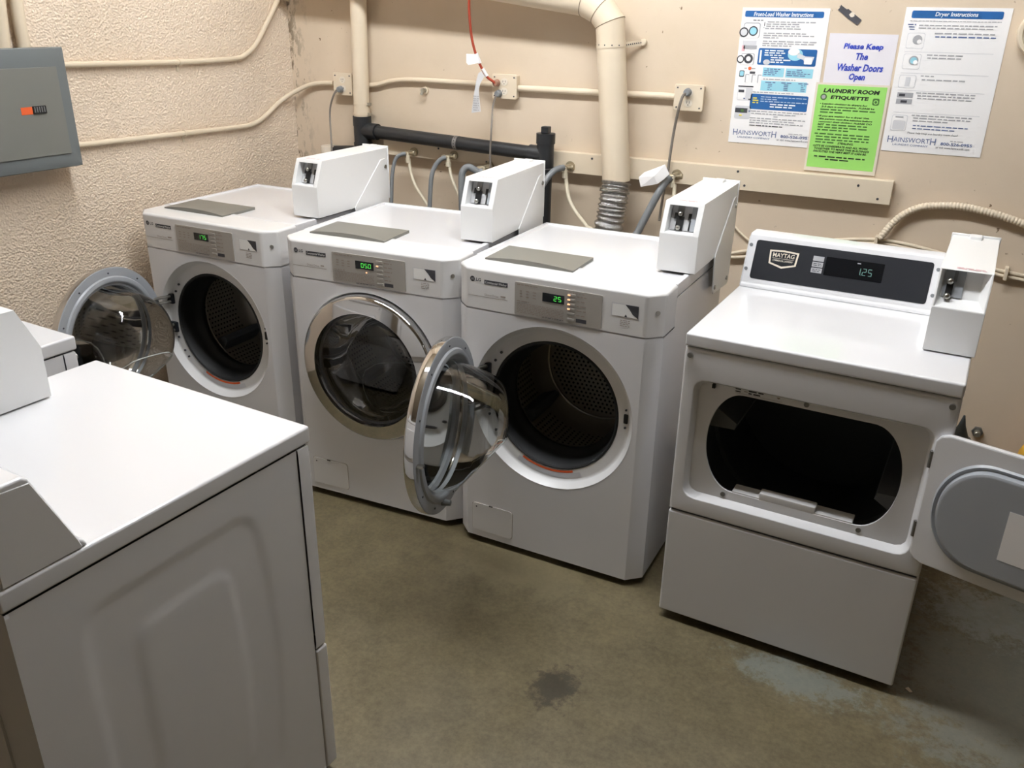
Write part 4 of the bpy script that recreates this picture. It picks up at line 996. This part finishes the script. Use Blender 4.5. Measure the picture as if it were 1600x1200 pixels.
def hose(label, pts, m, r, cat='hose'):
    return tag(mtube('water_hose', m, None, pts, r, 12, 8), label, cat)
H = lambda L: [PX(*q) for q in L]
def down(L, dx=0.0, dz=-0.35, dy=-0.0):
    q = H(L); e = (q[-1] - q[-2]).normalized(); q.append(q[-1] + e * 0.06 + Vector((0, 0, -0.02))); q.append(q[-1] + Vector((dx * 0.4, dy, dz))); return q
hose('grey rubber hose dropping beside the far washer coin box', down([(634, 240.5, .976), (627, 241.5, .965), (618, 249, .95), (613, 272, .93), (611.5, 313, .91)]), 'hose_grey', 0.0085)
hose('cream hose from the valve beside the far coin box, curving behind the middle washer', down([(639.5, 252, .981), (640, 258, .98), (642.5, 272, .97), (650, 292, .95), (668, 321, .93)], 0.06), 'hose_cream', 0.0068)
hose('grey rubber hose dropping below the strapped drain pipe', down([(697, 246, .976), (689, 249, .965), (680, 259.5, .95), (674, 278, .93), (671.5, 321, .91)]), 'hose_grey', 0.0098)
hose('cream hose from the valve under the strapped drain pipe', down([(702.5, 258, .981), (702.8, 264, .98), (707, 282, .965), (718, 308, .95)], 0.08), 'hose_cream', 0.0065)
hose('thick grey hose looping over beside the middle washer coin box', down([(754, 268, .97), (747.5, 269, .96), (740, 264.5, .95), (732, 261, .94), (725, 265, .93), (721.5, 278, .92), (722, 327, .91)]), 'hose_grey', 0.0145)
hose('grey hose passing in front of the black cleanout riser', down([(880, 262, .976), (873, 263.5, .95), (864, 268.5, .925), (851, 284, .89), (843, 300, .86)], -0.02), 'hose_grey', 0.0125)
hose('cream hose from the valve right of the cleanout tee, curving down beside the duct', down([(884.5, 275, .981), (885, 284, .98), (889, 310, .96), (899.5, 331, .94), (916, 353, .90)], 0.0, -0.35, -0.03), 'hose_cream', 0.0078)
hose('thick grey hose slanting down from the valve with the paper tag', down([(1048, 276.5, .976), (1040, 284, .965), (1028, 303, .94), (1012, 333, .92), (998, 360, .90)], -0.08), 'hose_grey', 0.0145)
hose('short cream hose under the valve with the paper tag', down([(1054, 288, .981), (1053.5, 300, .975), (1052, 330, .95)], 0.0), 'hose_cream', 0.0075)
# folded paper tag
bm = B()
A = [PX(*q) for q in ((1039, 257, .940), (1021, 264, .933), (1007, 269, .928), (998, 277, .923), (1001, 292, .923), (1027, 287.5, .928), (1036, 281, .933), (1046, 272, .943))]
mid = PX(1022, 275, .920); mv = bm.verts.new(mid); vs = [bm.verts.new(p) for p in A]
for k in range(len(vs)): bm.faces.new((vs[k], vs[(k + 1) % len(vs)], mv))
g = bmesh.ops.extrude_face_region(bm, geom=bm.faces[:])
for v in [v for v in g['geom'] if isinstance(v, bmesh.types.BMVert)]: v.co.y += 0.0012
tag(mk('paper_tag', bm, 'paper', None, 12, False), 'folded white paper tag hanging at the valve near the duct', 'paper')

# flexible conduit and cables above the open dryer
pts = H([(1374, 373, 1.033), (1380, 366, 1.036), (1393.6, 350, 1.045), (1413, 334.5, 1.05), (1441, 323.5, 1.05), (1473, 321.5, 1.05), (1503, 323, 1.05), (1535, 329.5, 1.05), (1567, 338.5, 1.05), (1600, 350, 1.05), (1660, 372, 1.05)]) + [Vector((2.1, 1.05, 0.99)), Vector((4.6, 1.05, 0.97))]
pq = smooth_path(pts, 22); pp = [pq[0]]; step = 0.0036; acc = 0.0
for a, b in zip(pq, pq[1:]):          # even spacing so that the ribs are regular
    L_seg = (b - a).length; d_ = step - acc
    while d_ <= L_seg: pp.append(a + (b - a) * (d_ / L_seg)); d_ += step
    acc = L_seg - (d_ - step)
bm = B(); tube(bm, pp, 0.0125, 12, True, lambda i: 0.0130 if i % 3 else 0.0112)
tag(mk('flexible_conduit', bm, 'cream_paint', None, 30), 'ribbed cream flexible conduit arching over the open dryer', 'conduit')
def cable(label, L, r=0.0065): return tag(mtube('cable', 'cream_paint', None, H(L) + ([Vector((2.2, 1.056, H(L)[-1].z - 0.03)), Vector((4.6, 1.056, H(L)[-1].z - 0.04))] if L[-1][0] > 1600 else []), r, 10, 8), label, 'cable')
ca = cable('upper cream cable of the pair running along the wall behind the dryer console', [(1136, 397, 1.056), (1166, 392, 1.056), (1230, 384, 1.056), (1300, 375.5, 1.056), (1369, 374.5, 1.056), (1420, 382.5, 1.056), (1478, 398, 1.056), (1555, 421, 1.056), (1600, 431, 1.056), (1680, 450, 1.056)])
cable('lower cream cable of the pair running along the wall behind the dryer console', [(1136, 402, 1.056), (1166, 401, 1.056), (1230, 392, 1.056), (1300, 381.5, 1.056), (1369, 380.5, 1.056), (1420, 388, 1.056), (1478, 405, 1.056), (1555, 428, 1.056), (1600, 438, 1.056), (1680, 458, 1.056)])
cable('thin cream cable slanting down behind the dryer console from beside the coin box', [(1135, 336, 1.063), (1147, 353, 1.063), (1168, 374, 1.063), (1205, 398, 1.063), (1260, 420, 1.063)], 0.005)
q = PX(1369, 378, 1.044); bm = B(); box(bm, q.x - 0.006, q.x + 0.006, 1.034, WALL_Y, q.z - 0.025, q.z + 0.022); bevel(bm, 0.002, 1); mk('cable_strap', bm, 'cream_paint', ca)
q = PX(1572, 428, 1.044); bm = B(); box(bm, q.x - 0.006, q.x + 0.006, 1.034, WALL_Y, q.z - 0.022, q.z + 0.022); bevel(bm, 0.002, 1); mk('cable_strap', bm, 'cream_paint', ca)
# stud on the wall above the black pipe
q = PX(664, 141, 1.062); t = thing('wall_stud', 'small painted pipe hanger stud on the wall below the conduit', 'hook', (q.x, WALL_Y, q.z))
bm = B(); cyl(bm, (0, 0, 0), (0, -0.03, 0), 0.009, 10); cyl(bm, (0, -0.022, 0), (-0.006, -0.03, -0.018), 0.007, 8); mk('stud', bm, 'lens_metal', t)
bm = B(); cyl(bm, (0, 0, 0), (0, -0.008, 0), 0.016, 12); mk('flange', bm, 'cream_paint', t)
# round cover at the frame's edge
q = PX(1632, 52, 1.05); bm = B(); lathe(bm, [(0.075, WALL_Y), (0.075, 1.036), (0.070, 1.028), (0.060, 1.028), (0.056, 1.034), (0.03, 1.036), (0.0, 1.036)], q.x, q.z, 40)
tag(mk('round_cover', bm, 'cream_paint'), 'round cream painted cover on the wall beside the dryer poster', 'cover')
# hose bib, dark tapered thing and yellow thing behind the dryer door
q = PX(1527, 677, 1.05); t = thing('wall_spigot', 'small corroded pipe stub low on the wall behind the open dryer door', 'pipe', (q.x, WALL_Y, q.z))
bm = B(); cyl(bm, (0, 0, 0), (0, -0.035, 0), 0.011, 12); bevel(bm, 0.002, 1); mk('stub', bm, 'lens_metal', t)
bm = B(); cyl(bm, (0, 0, 0), (0, -0.010, 0), 0.020, 6); mk('nut', bm, 'zinc', t)
q = PX(1501, 648, 0.80); t = thing('vent_hose_end', 'dark grey tapered hose end standing behind the open dryer', 'hose', (q.x + 0.012, 0.80, FLOOR_Z))
bm = B(); lathe_z(bm, [(0.05, 0), (0.048, q.z - 0.16), (0.032, q.z - 0.07), (0.012, q.z - 0.02), (0.003, q.z + 0.018)], 0, 0, 18); mk('hose_end', bm, 'hose_end_dark', t)
bm = B(); lathe_z(bm, [(0.037, q.z - 0.075), (0.037, q.z - 0.065)], 0, 0, 18); mk('band', bm, 'hose_grey', t)
q = PX(1606, 693, 0.93); t = thing('yellow_container', 'yellow plastic container against the wall past the open dryer door', 'container', (q.x + 0.055, 0.93, FLOOR_Z)); h = q.z - FLOOR_Z
bm = B(); lathe_z(bm, [(0.075, 0), (0.078, 0.02), (0.076, h * 0.9), (0.066, h * 0.97), (0.028, h)], 0, 0, 20); mk('container_body', bm, 'yellow_plastic', t)
bm = B(); lathe_z(bm, [(0.028, h - 0.004), (0.028, h + 0.022)], 0, 0, 16); mk('cap', bm, 'white_plastic', t)
# scrap of paper on the floor
q = PZ(1420, 1078, FLOOR_Z + 0.002); bm = B()
vs = [bm.verts.new((q.x + a, q.y + b, FLOOR_Z + 0.0005 + c)) for a, b, c in ((-0.010, 0.004, 0.0), (-0.002, 0.008, 0.004), (0.010, -0.004, 0.001), (0.003, -0.007, 0.0))]; bm.faces.new(vs)
g = bmesh.ops.extrude_face_region(bm, geom=bm.faces[:])
for v in [v for v in g['geom'] if isinstance(v, bmesh.types.BMVert)]: v.co.z += 0.001
tag(mk('paper_scrap', bm, 'laminate'), 'tiny cream paper scrap lying on the concrete floor beside the dryer', 'paper')

# ------------------------------------------------------------------ posters and notices
def sheet(name, label, uv, m, y=WALL_Y, th=0.002, cat='sign', lean=0.0):
    """uv: photo pixels of the sheet's corners TL, TR, BR, BL; the sheet hangs upright on the wall"""
    c = [PX(u, v, y) for u, v in uv]; x0 = (c[0].x + c[3].x) / 2; x1 = (c[1].x + c[2].x) / 2; z1 = (c[0].z + c[1].z) / 2; z0 = (c[2].z + c[3].z) / 2
    t = thing(name, label, cat, (x0, y, z0)); t.rotation_euler = (lean, 0, 0)
    mbox('sheet', m, t, 0, x1 - x0, -th, 0, 0, z1 - z0)
    pr = Print(t, front_at(-th), 0.0005); pr.w = x1 - x0; pr.h = z1 - z0
    def xy(u, v): q = PX(u, v, y - th); return q.x - x0, q.z - z0
    pr.xy = xy; return t, pr
def R2(pr, m, u0, v0, u1, v1, layer=1, r=0.0, name='printed_block'):
    a = pr.xy(u0, v0); b = pr.xy(u1, v1); pr.rect(m, min(a[0], b[0]), max(a[0], b[0]), min(a[1], b[1]), max(a[1], b[1]), layer, r, name)
# sheet coordinates below are fractions of width / height (from the top)
def fr(pr): return (lambda x: x * pr.w), (lambda y: (1 - y) * pr.h)
def frect(pr, m, x0, x1, y0, y1, layer=1, r=0.0, name='printed_block'): X, Y = fr(pr); pr.rect(m, X(x0), X(x1), Y(y1), Y(y0), layer, r, name)
def ftext(pr, m, s, x0, x1, y, h, layer=2, bold=0.0, shear=0.0): X, Y = fr(pr); pr.text(m, s, X(x0), X(x1), Y(y), h * pr.h, layer, bold, shear)
def fline(pr, m, x0, x1, y, h, layer=2): X, Y = fr(pr); pr.line(m, X(x0), X(x1), Y(y), h * pr.h, layer)
def fring(pr, m0, m1, x, y, r, k, layer=2): X, Y = fr(pr); pr.disc(m0, X(x), Y(y), r * pr.w, layer); pr.disc(m1, X(x), Y(y), r * k * pr.w, layer + 1)
def company(pr, y, x0, x1, px0, px1):
    h = 0.038
    ftext(pr, 'ink_slate', 'H', x0, x0 + 0.055, y, h * 1.25, 2, 0.0); ftext(pr, 'ink_slate', 'AINSWORT', x0 + 0.06, x1 - 0.062, y, h * 0.9, 2); ftext(pr, 'ink_slate', 'H', x1 - 0.055, x1, y, h * 1.25, 2)
    ftext(pr, 'ink_slate', 'LAUNDRY COMPANY', x0 + 0.06, x1 - 0.07, y + 0.036, 0.014, 2)
    fline(pr, 'ink_grey', px0 + 0.09, px1 - 0.08, y - 0.012, 0.008); ftext(pr, 'ink_slate', '800-526-0955', px0, px1, y + 0.010, 0.022, 2, 0.02)
    ftext(pr, 'ink_dark', 'or visit www.hainsworth.com', px0 - 0.04, px1 - 0.02, y + 0.037, 0.016, 2, 0.0)
# washer poster
t, p = sheet('washer_poster', 'white and blue front-load washer instruction poster', ((1161, 12), (1306, 13), (1258, 231), (1138, 221)), 'paper')
frect(p, 'ink_blue', 0.035, 0.94, 0.022, 0.066, 1, 0.005); ftext(p, 'white_print', 'Front-Load Washer Instructions', 0.14, 0.82, 0.045, 0.030, 2, 0.015, 0.15)
fline(p, 'ink_dark', 0.14, 0.26, 0.088, 0.008)
frect(p, 'ink_grey', 0.035, 0.235, 0.105, 0.215, 1, 0.008); frect(p, 'paper', 0.045, 0.225, 0.113, 0.215, 2, 0.006); fring(p, 'ink_dark', 'ink_sky', 0.155, 0.165, 0.055, 0.74, 3); fring(p, 'ink_dark', 'ink_lightgrey', 0.045, 0.175, 0.055, 0.72, 3)
frect(p, 'ink_dark', 0.275, 0.283, 0.10, 0.128, 2, name='text_lines'); frect(p, 'ink_dark', 0.272, 0.280, 0.134, 0.141, 2, name='text_lines')
for k, (a, b) in enumerate(((0.31, 0.86), (0.30, 0.70), (0.30, 0.70), (0.29, 0.71))): fline(p, 'ink_grey', a, b, 0.098 + 0.0155 * k, 0.011)
for k, b in enumerate((0.80, 0.89, 0.46)): fline(p, 'ink_grey', 0.28, b, 0.178 + 0.0155 * k, 0.011)
for k, b in enumerate((0.92, 0.90, 0.62)): fline(p, 'ink_grey', 0.28, b, 0.235 + 0.0155 * k, 0.011)
frect(p, 'ink_lightgrey', 0.045, 0.21, 0.235, 0.275, 1); frect(p, 'ink_grey', 0.06, 0.22, 0.268, 0.295, 2); frect(p, 'ink_pink', 0.04, 0.075, 0.27, 0.31, 2)
frect(p, 'ink_blue', 0.245, 0.925, 0.285, 0.405, 1, 0.005)
frect(p, 'white_print', 0.265, 0.285, 0.30, 0.39, 2, name='text_lines')
for k, (a, b) in enumerate(((0.32, 0.54), (0.32, 0.56), (0.32, 0.52), (0.40, 0.56), (0.40, 0.64), (0.40, 0.55))): fline(p, 'white_print', a, b, 0.301 + 0.0165 * k, 0.011)
X, Y = fr(p); p.disc('ink_lightgrey', X(0.355), Y(0.385), 0.012, 2, 0.009); p.disc('ink_sky', X(0.68), Y(0.325), 0.026, 2, 0.020); p.disc('paper', X(0.66), Y(0.305), 0.020, 3, 0.012)
p.poly('ink_lightgrey', [(X(0.71), Y(0.31)), (X(0.80), Y(0.335)), (X(0.90), Y(0.335)), (X(0.88), Y(0.385)), (X(0.80), Y(0.385)), (X(0.78), Y(0.36)), (X(0.70), Y(0.345))], 3)
frect(p, 'paper', 0.79, 0.88, 0.345, 0.39, 4, 0.003)
frect(p, 'ink_grey', 0.045, 0.205, 0.325, 0.41, 1, 0.006); frect(p, 'paper', 0.05, 0.195, 0.33, 0.41, 2, 0.005); fring(p, 'ink_dark', 'paper', 0.135, 0.365, 0.055, 0.5, 3); fring(p, 'ink_dark', 'paper', 0.04, 0.37, 0.045, 0.7, 3)
p.disc('orange', X(0.165), Y(0.435), 0.006, 2); fline(p, 'ink_grey', 0.10, 0.14, 0.435, 0.010); fline(p, 'ink_grey', 0.19, 0.24, 0.435, 0.010)
frect(p, 'ink_sky', 0.325, 0.575, 0.424, 0.490); frect(p, 'ink_sky', 0.595, 0.91, 0.424, 0.490)
for k in range(4):
    fline(p, 'ink_slate', 0.37 if k == 0 else 0.34, 0.53 - 0.02 * k, 0.434 + 0.0135 * k, 0.009); fline(p, 'ink_slate', 0.72 if k == 0 else 0.61, (0.78, 0.80, 0.88, 0.85)[k], 0.434 + 0.0135 * k, 0.009)
frect(p, 'ink_dark', 0.045, 0.105, 0.452, 0.50, 1, 0.004); frect(p, 'ink_sky', 0.052, 0.098, 0.458, 0.492, 2, 0.003); frect(p, 'ink_dark', 0.17, 0.235, 0.457, 0.474, 1)
for a in (0.12, 0.20, 0.27): frect(p, 'ink_grey', a, a + 0.05, 0.478, 0.540, 1, 0.003); frect(p, 'paper', a + 0.012, a + 0.05, 0.484, 0.540, 2)
fline(p, 'ink_grey', 0.34, 0.72, 0.508, 0.009); frect(p, 'ink_sky', 0.32, 0.86, 0.52, 0.594)
for a in (0.37, 0.56, 0.76):
    fline(p, 'ink_slate', a, a + 0.12, 0.531, 0.010)
    for k in range(4): fline(p, 'ink_slate', a + 0.035, a + 0.085, 0.545 + 0.0125 * k, 0.008)
fline(p, 'ink_grey', 0.235, 0.72, 0.607, 0.009)
frect(p, 'ink_blue', 0.215, 0.90, 0.62, 0.735, 1, 0.005); 
for k in range(3): fline(p, 'ink_yellow', 0.245, 0.315, 0.652 + 0.017 * k, 0.013)
for k, (a, b) in enumerate(((0.34, 0.88), (0.34, 0.54), (0.34, 0.89))): fline(p, 'ink_pale', a, b, 0.640 + 0.0165 * k, 0.009)
fline(p, 'white_print', 0.46, 0.76, 0.693, 0.012); fline(p, 'white_print', 0.46, 0.74, 0.711, 0.012)
frect(p, 'ink_dark', 0.05, 0.235, 0.565, 0.574, 1); frect(p, 'ink_lightgrey', 0.05, 0.23, 0.58, 0.675, 1, 0.004); frect(p, 'paper', 0.055, 0.15, 0.585, 0.67, 2); frect(p, 'ink_dark', 0.06, 0.13, 0.595, 0.615, 3); frect(p, 'ink_slate', 0.13, 0.15, 0.655, 0.665, 4); frect(p, 'ink_dark', 0.19, 0.22, 0.66, 0.668, 4)
frect(p, 'ink_lightgrey', 0.04, 0.235, 0.715, 0.815, 1, 0.006); frect(p, 'ink_dark', 0.045, 0.195, 0.733, 0.768, 2); frect(p, 'ink_green_dark', 0.115, 0.15, 0.742, 0.76, 3); frect(p, 'ink_yellow', 0.10, 0.135, 0.782, 0.792, 3); frect(p, 'ink_slate', 0.212, 0.228, 0.748, 0.758, 3)
for k, (a, b) in enumerate(((0.235, 0.90), (0.245, 0.78), (0.52, 0.57), (0.235, 0.90), (0.235, 0.80), (0.235, 0.88))): fline(p, 'ink_grey', a, b, 0.750 + 0.0175 * k, 0.010)
fline(p, 'ink_dark', 0.24, 0.64, 0.858, 0.010)
company(p, 0.918, 0.05, 0.58, 0.635, 0.985); p.build()
# dryer poster
t, p = sheet('dryer_poster', 'white dryer instruction poster with a blue title bar', ((1417, 10), (1583, 14), (1532, 246), (1376, 235)), 'paper')
frect(p, 'ink_blue', 0.065, 0.925, 0.022, 0.072, 1, 0.005); ftext(p, 'white_print', 'Dryer Instructions', 0.29, 0.69, 0.048, 0.036, 2, 0.015, 0.15)
fline(p, 'ink_grey', 0.06, 0.92, 0.090, 0.006)
for k in range(3): fline(p, 'ink_slate', 0.045 + 0.012 * k, 0.125, 0.114 + 0.016 * k, 0.009)
fline(p, 'ink_grey', 0.155, 0.89, 0.118, 0.010); fline(p, 'ink_grey', 0.155, 0.87, 0.136, 0.010)
fline(p, 'ink_grey', 0.32, 0.885, 0.170, 0.012); fline(p, 'ink_slate', 0.33, 0.90, 0.192, 0.012)
for y in (0.295, 0.44, 0.56, 0.715): frect(p, 'ink_lightgrey', 0.06, 0.91, y, y + 0.003, 1, name='text_lines')
for y, c in ((0.215, 'ink_grey'), (0.355, 'ink_sky')):
    frect(p, 'ink_lightgrey', 0.06, 0.235, y - 0.045, y + 0.060, 1, 0.006); frect(p, 'paper', 0.064, 0.231, y - 0.042, y + 0.057, 2, 0.006); fring(p, 'ink_grey', c, 0.165, y, 0.047, 0.72, 3); p.disc('paper', fr(p)[0](0.185), fr(p)[1](y + 0.012), 0.007, 5)
fline(p, 'ink_grey', 0.285, 0.63, 0.315, 0.011); fline(p, 'ink_grey', 0.295, 0.62, 0.335, 0.011)
frect(p, 'ink_lightgrey', 0.055, 0.225, 0.455, 0.545, 1, 0.006); frect(p, 'paper', 0.06, 0.22, 0.459, 0.541, 2, 0.006); frect(p, 'ink_lightgrey', 0.12, 0.17, 0.47, 0.535, 3)
fline(p, 'ink_grey', 0.265, 0.40, 0.458, 0.011); fline(p, 'ink_grey', 0.28, 0.70, 0.483, 0.011)
for y in (0.595, 0.640): frect(p, 'ink_grey', 0.065, 0.225, y - 0.018, y + 0.018, 1); frect(p, 'ink_dark', 0.085 if y < .62 else 0.11, 0.145 if y < .62 else 0.175, y - 0.009, y + 0.009, 2)
for k, (a, b) in enumerate(((0.25, 0.83), (0.27, 0.85), (0.27, 0.80))): fline(p, 'ink_grey', a, b, 0.575 + 0.019 * k, 0.011)
frect(p, 'ink_lightgrey', 0.055, 0.215, 0.735, 0.85, 1, 0.006); frect(p, 'paper', 0.06, 0.21, 0.739, 0.846, 2, 0.006); frect(p, 'ink_grey', 0.09, 0.17, 0.745, 0.755, 3); frect(p, 'ink_lightgrey', 0.075, 0.20, 0.775, 0.84, 3, 0.005)
for k, (a, b) in enumerate(((0.25, 0.84), (0.27, 0.83), (0.27, 0.62))): fline(p, 'ink_grey', a, b, 0.733 + 0.019 * k, 0.011)
fline(p, 'ink_slate', 0.28, 0.84, 0.805, 0.010); fline(p, 'ink_slate', 0.28, 0.70, 0.826, 0.010)
ftext(p, 'ink_dark', 'Please help keep our laundry room clean!', 0.24, 0.74, 0.860, 0.018, 2, 0.0, 0.1)
company(p, 0.912, 0.05, 0.54, 0.59, 0.90); p.build()
# plain notice
t, p = sheet('door_notice', 'pale lilac notice with bold blue lettering asking to keep washer doors open', ((1300.5, 51), (1404, 55), (1388, 150), (1280, 146)), 'paper_lilac', WALL_Y, 0.001)
for s, u0, u1, v, hh in (('Please Keep', 1318, 1381.5, 73, 11.5), ('The', 1336, 1357.5, 88, 11), ('Washer Doors', 1306.5, 1381, 105, 11.5), ('Open', 1325, 1352, 120.5, 13.5)):
    a = p.xy(u0, v); b = p.xy(u1, v); q = p.xy(u0, v - hh / 2); r_ = p.xy(u0, v + hh / 2)
    p.text('ink_royal', s, a[0], b[0] - 0.003, (a[1] + p.xy(u1, v + (2 if s != 'The' else 1))[1]) / 2, q[1] - r_[1], 2, 0.035, 0.16)
p.build()
# green etiquette notice, its foot resting over the board
ye = WALL_Y - 0.0031
t, p = sheet('etiquette_notice', 'bright green laundry room etiquette notice in clear laminate', ((1278, 128.5), (1392, 134), (1366, 275), (1253.5, 265)), 'laminate', ye, 0.001)
frect(p, 'green_paper', 0.03, 0.965, 0.022, 0.955, 1, 0.0, 'green_sheet')
def gt(s, x0, x1, y, h, m='ink_black', bold=0.02, sh=0.2): ftext(p, m, s, x0, x1, y, h, 2, bold, sh)
gt('LAUNDRY ROOM', 0.115, 0.865, 0.083, 0.047, bold=0.045); gt('ETIQUETTE', 0.225, 0.735, 0.158, 0.047, bold=0.045)
fring(p, 'ink_green_dark', 'ink_grey', 0.13, 0.155, 0.045, 0.6); frect(p, 'ink_green_dark', 0.80, 0.89, 0.145, 0.22, 2, 0.005); fring(p, 'green_paper', 'ink_green_dark', 0.845, 0.185, 0.030, 0.6, 3)
L_ = [('\u2022 Leaving clothing in dryers for', 0.09, 0.74, 0.232, 1), ('2-3 days is unacceptable.  PLEASE be', 0.12, 0.84, 0.263, 1), ('', 0.11, 0.86, 0.293, 0), ('', 0.11, 0.43, 0.323, 0),
      ('\u2022If you are waiting for a dryer give', 0.09, 0.79, 0.368, 1), ('the person next five minutes before', 0.11, 0.84, 0.400, 1), ('removing their clothing. PLEASE DO', 0.11, 0.84, 0.432, 1), ('NOT', 0.105, 0.19, 0.462, 1), ('', 0.22, 0.81, 0.462, 0), ('', 0.11, 0.80, 0.492, 0), ('', 0.11, 0.54, 0.522, 0),
      ('', 0.08, 0.84, 0.566, 0), ('', 0.105, 0.84, 0.598, 0), ('', 0.105, 0.84, 0.630, 0), ('', 0.105, 0.40, 0.662, 0), ('STEALING.', 0.42, 0.64, 0.664, 1),
      ("\u2022LET'S BE CONSIDERATE AND ALL WORK", 0.08, 0.85, 0.704, 1), ("TOGETHER TO MAKE THIS BUILDING'S", 0.10, 0.865, 0.736, 1), ('FACILITIES THE VERY BEST IT CAN BE.', 0.10, 0.84, 0.768, 1)]
for s, a, b, y, k in L_:
    if k: gt(s, a, b, y, 0.024, bold=0.03)
    else: fline(p, 'ink_green_dark', a, b, y, 0.020)
for a, b, y in ((0.12, 0.83, 0.826), (0.28, 0.64, 0.856)): fline(p, 'ink_black', a, b, y, 0.020)
p.build()
# dark scrap of tape with a torn pale patch
A = [PX(u, v, 1.0685) for u, v in ((1309, 15), (1311, 14), (1314.5, 7.5), (1316, 9), (1323, 14.5), (1326, 14), (1346, 31), (1344, 34), (1340, 39.5), (1326, 30))]
tp = quadsheet('tape_scrap', 'ink_dark', None, [a for a in A], 0.0015); tag(tp, 'torn scrap of black tape stuck on the wall above the lilac notice', 'tape')
bm = B(); q = PX(1331.5, 23, 1.0665); bm.faces.new([bm.verts.new(q + Vector((0.010 * math.cos(a) * (1 if k % 2 else .75), 0, 0.008 * math.sin(a)))) for k, a in enumerate([i * math.pi / 5 for i in range(10)])]); mk('torn_patch', bm, 'laminate', tp)
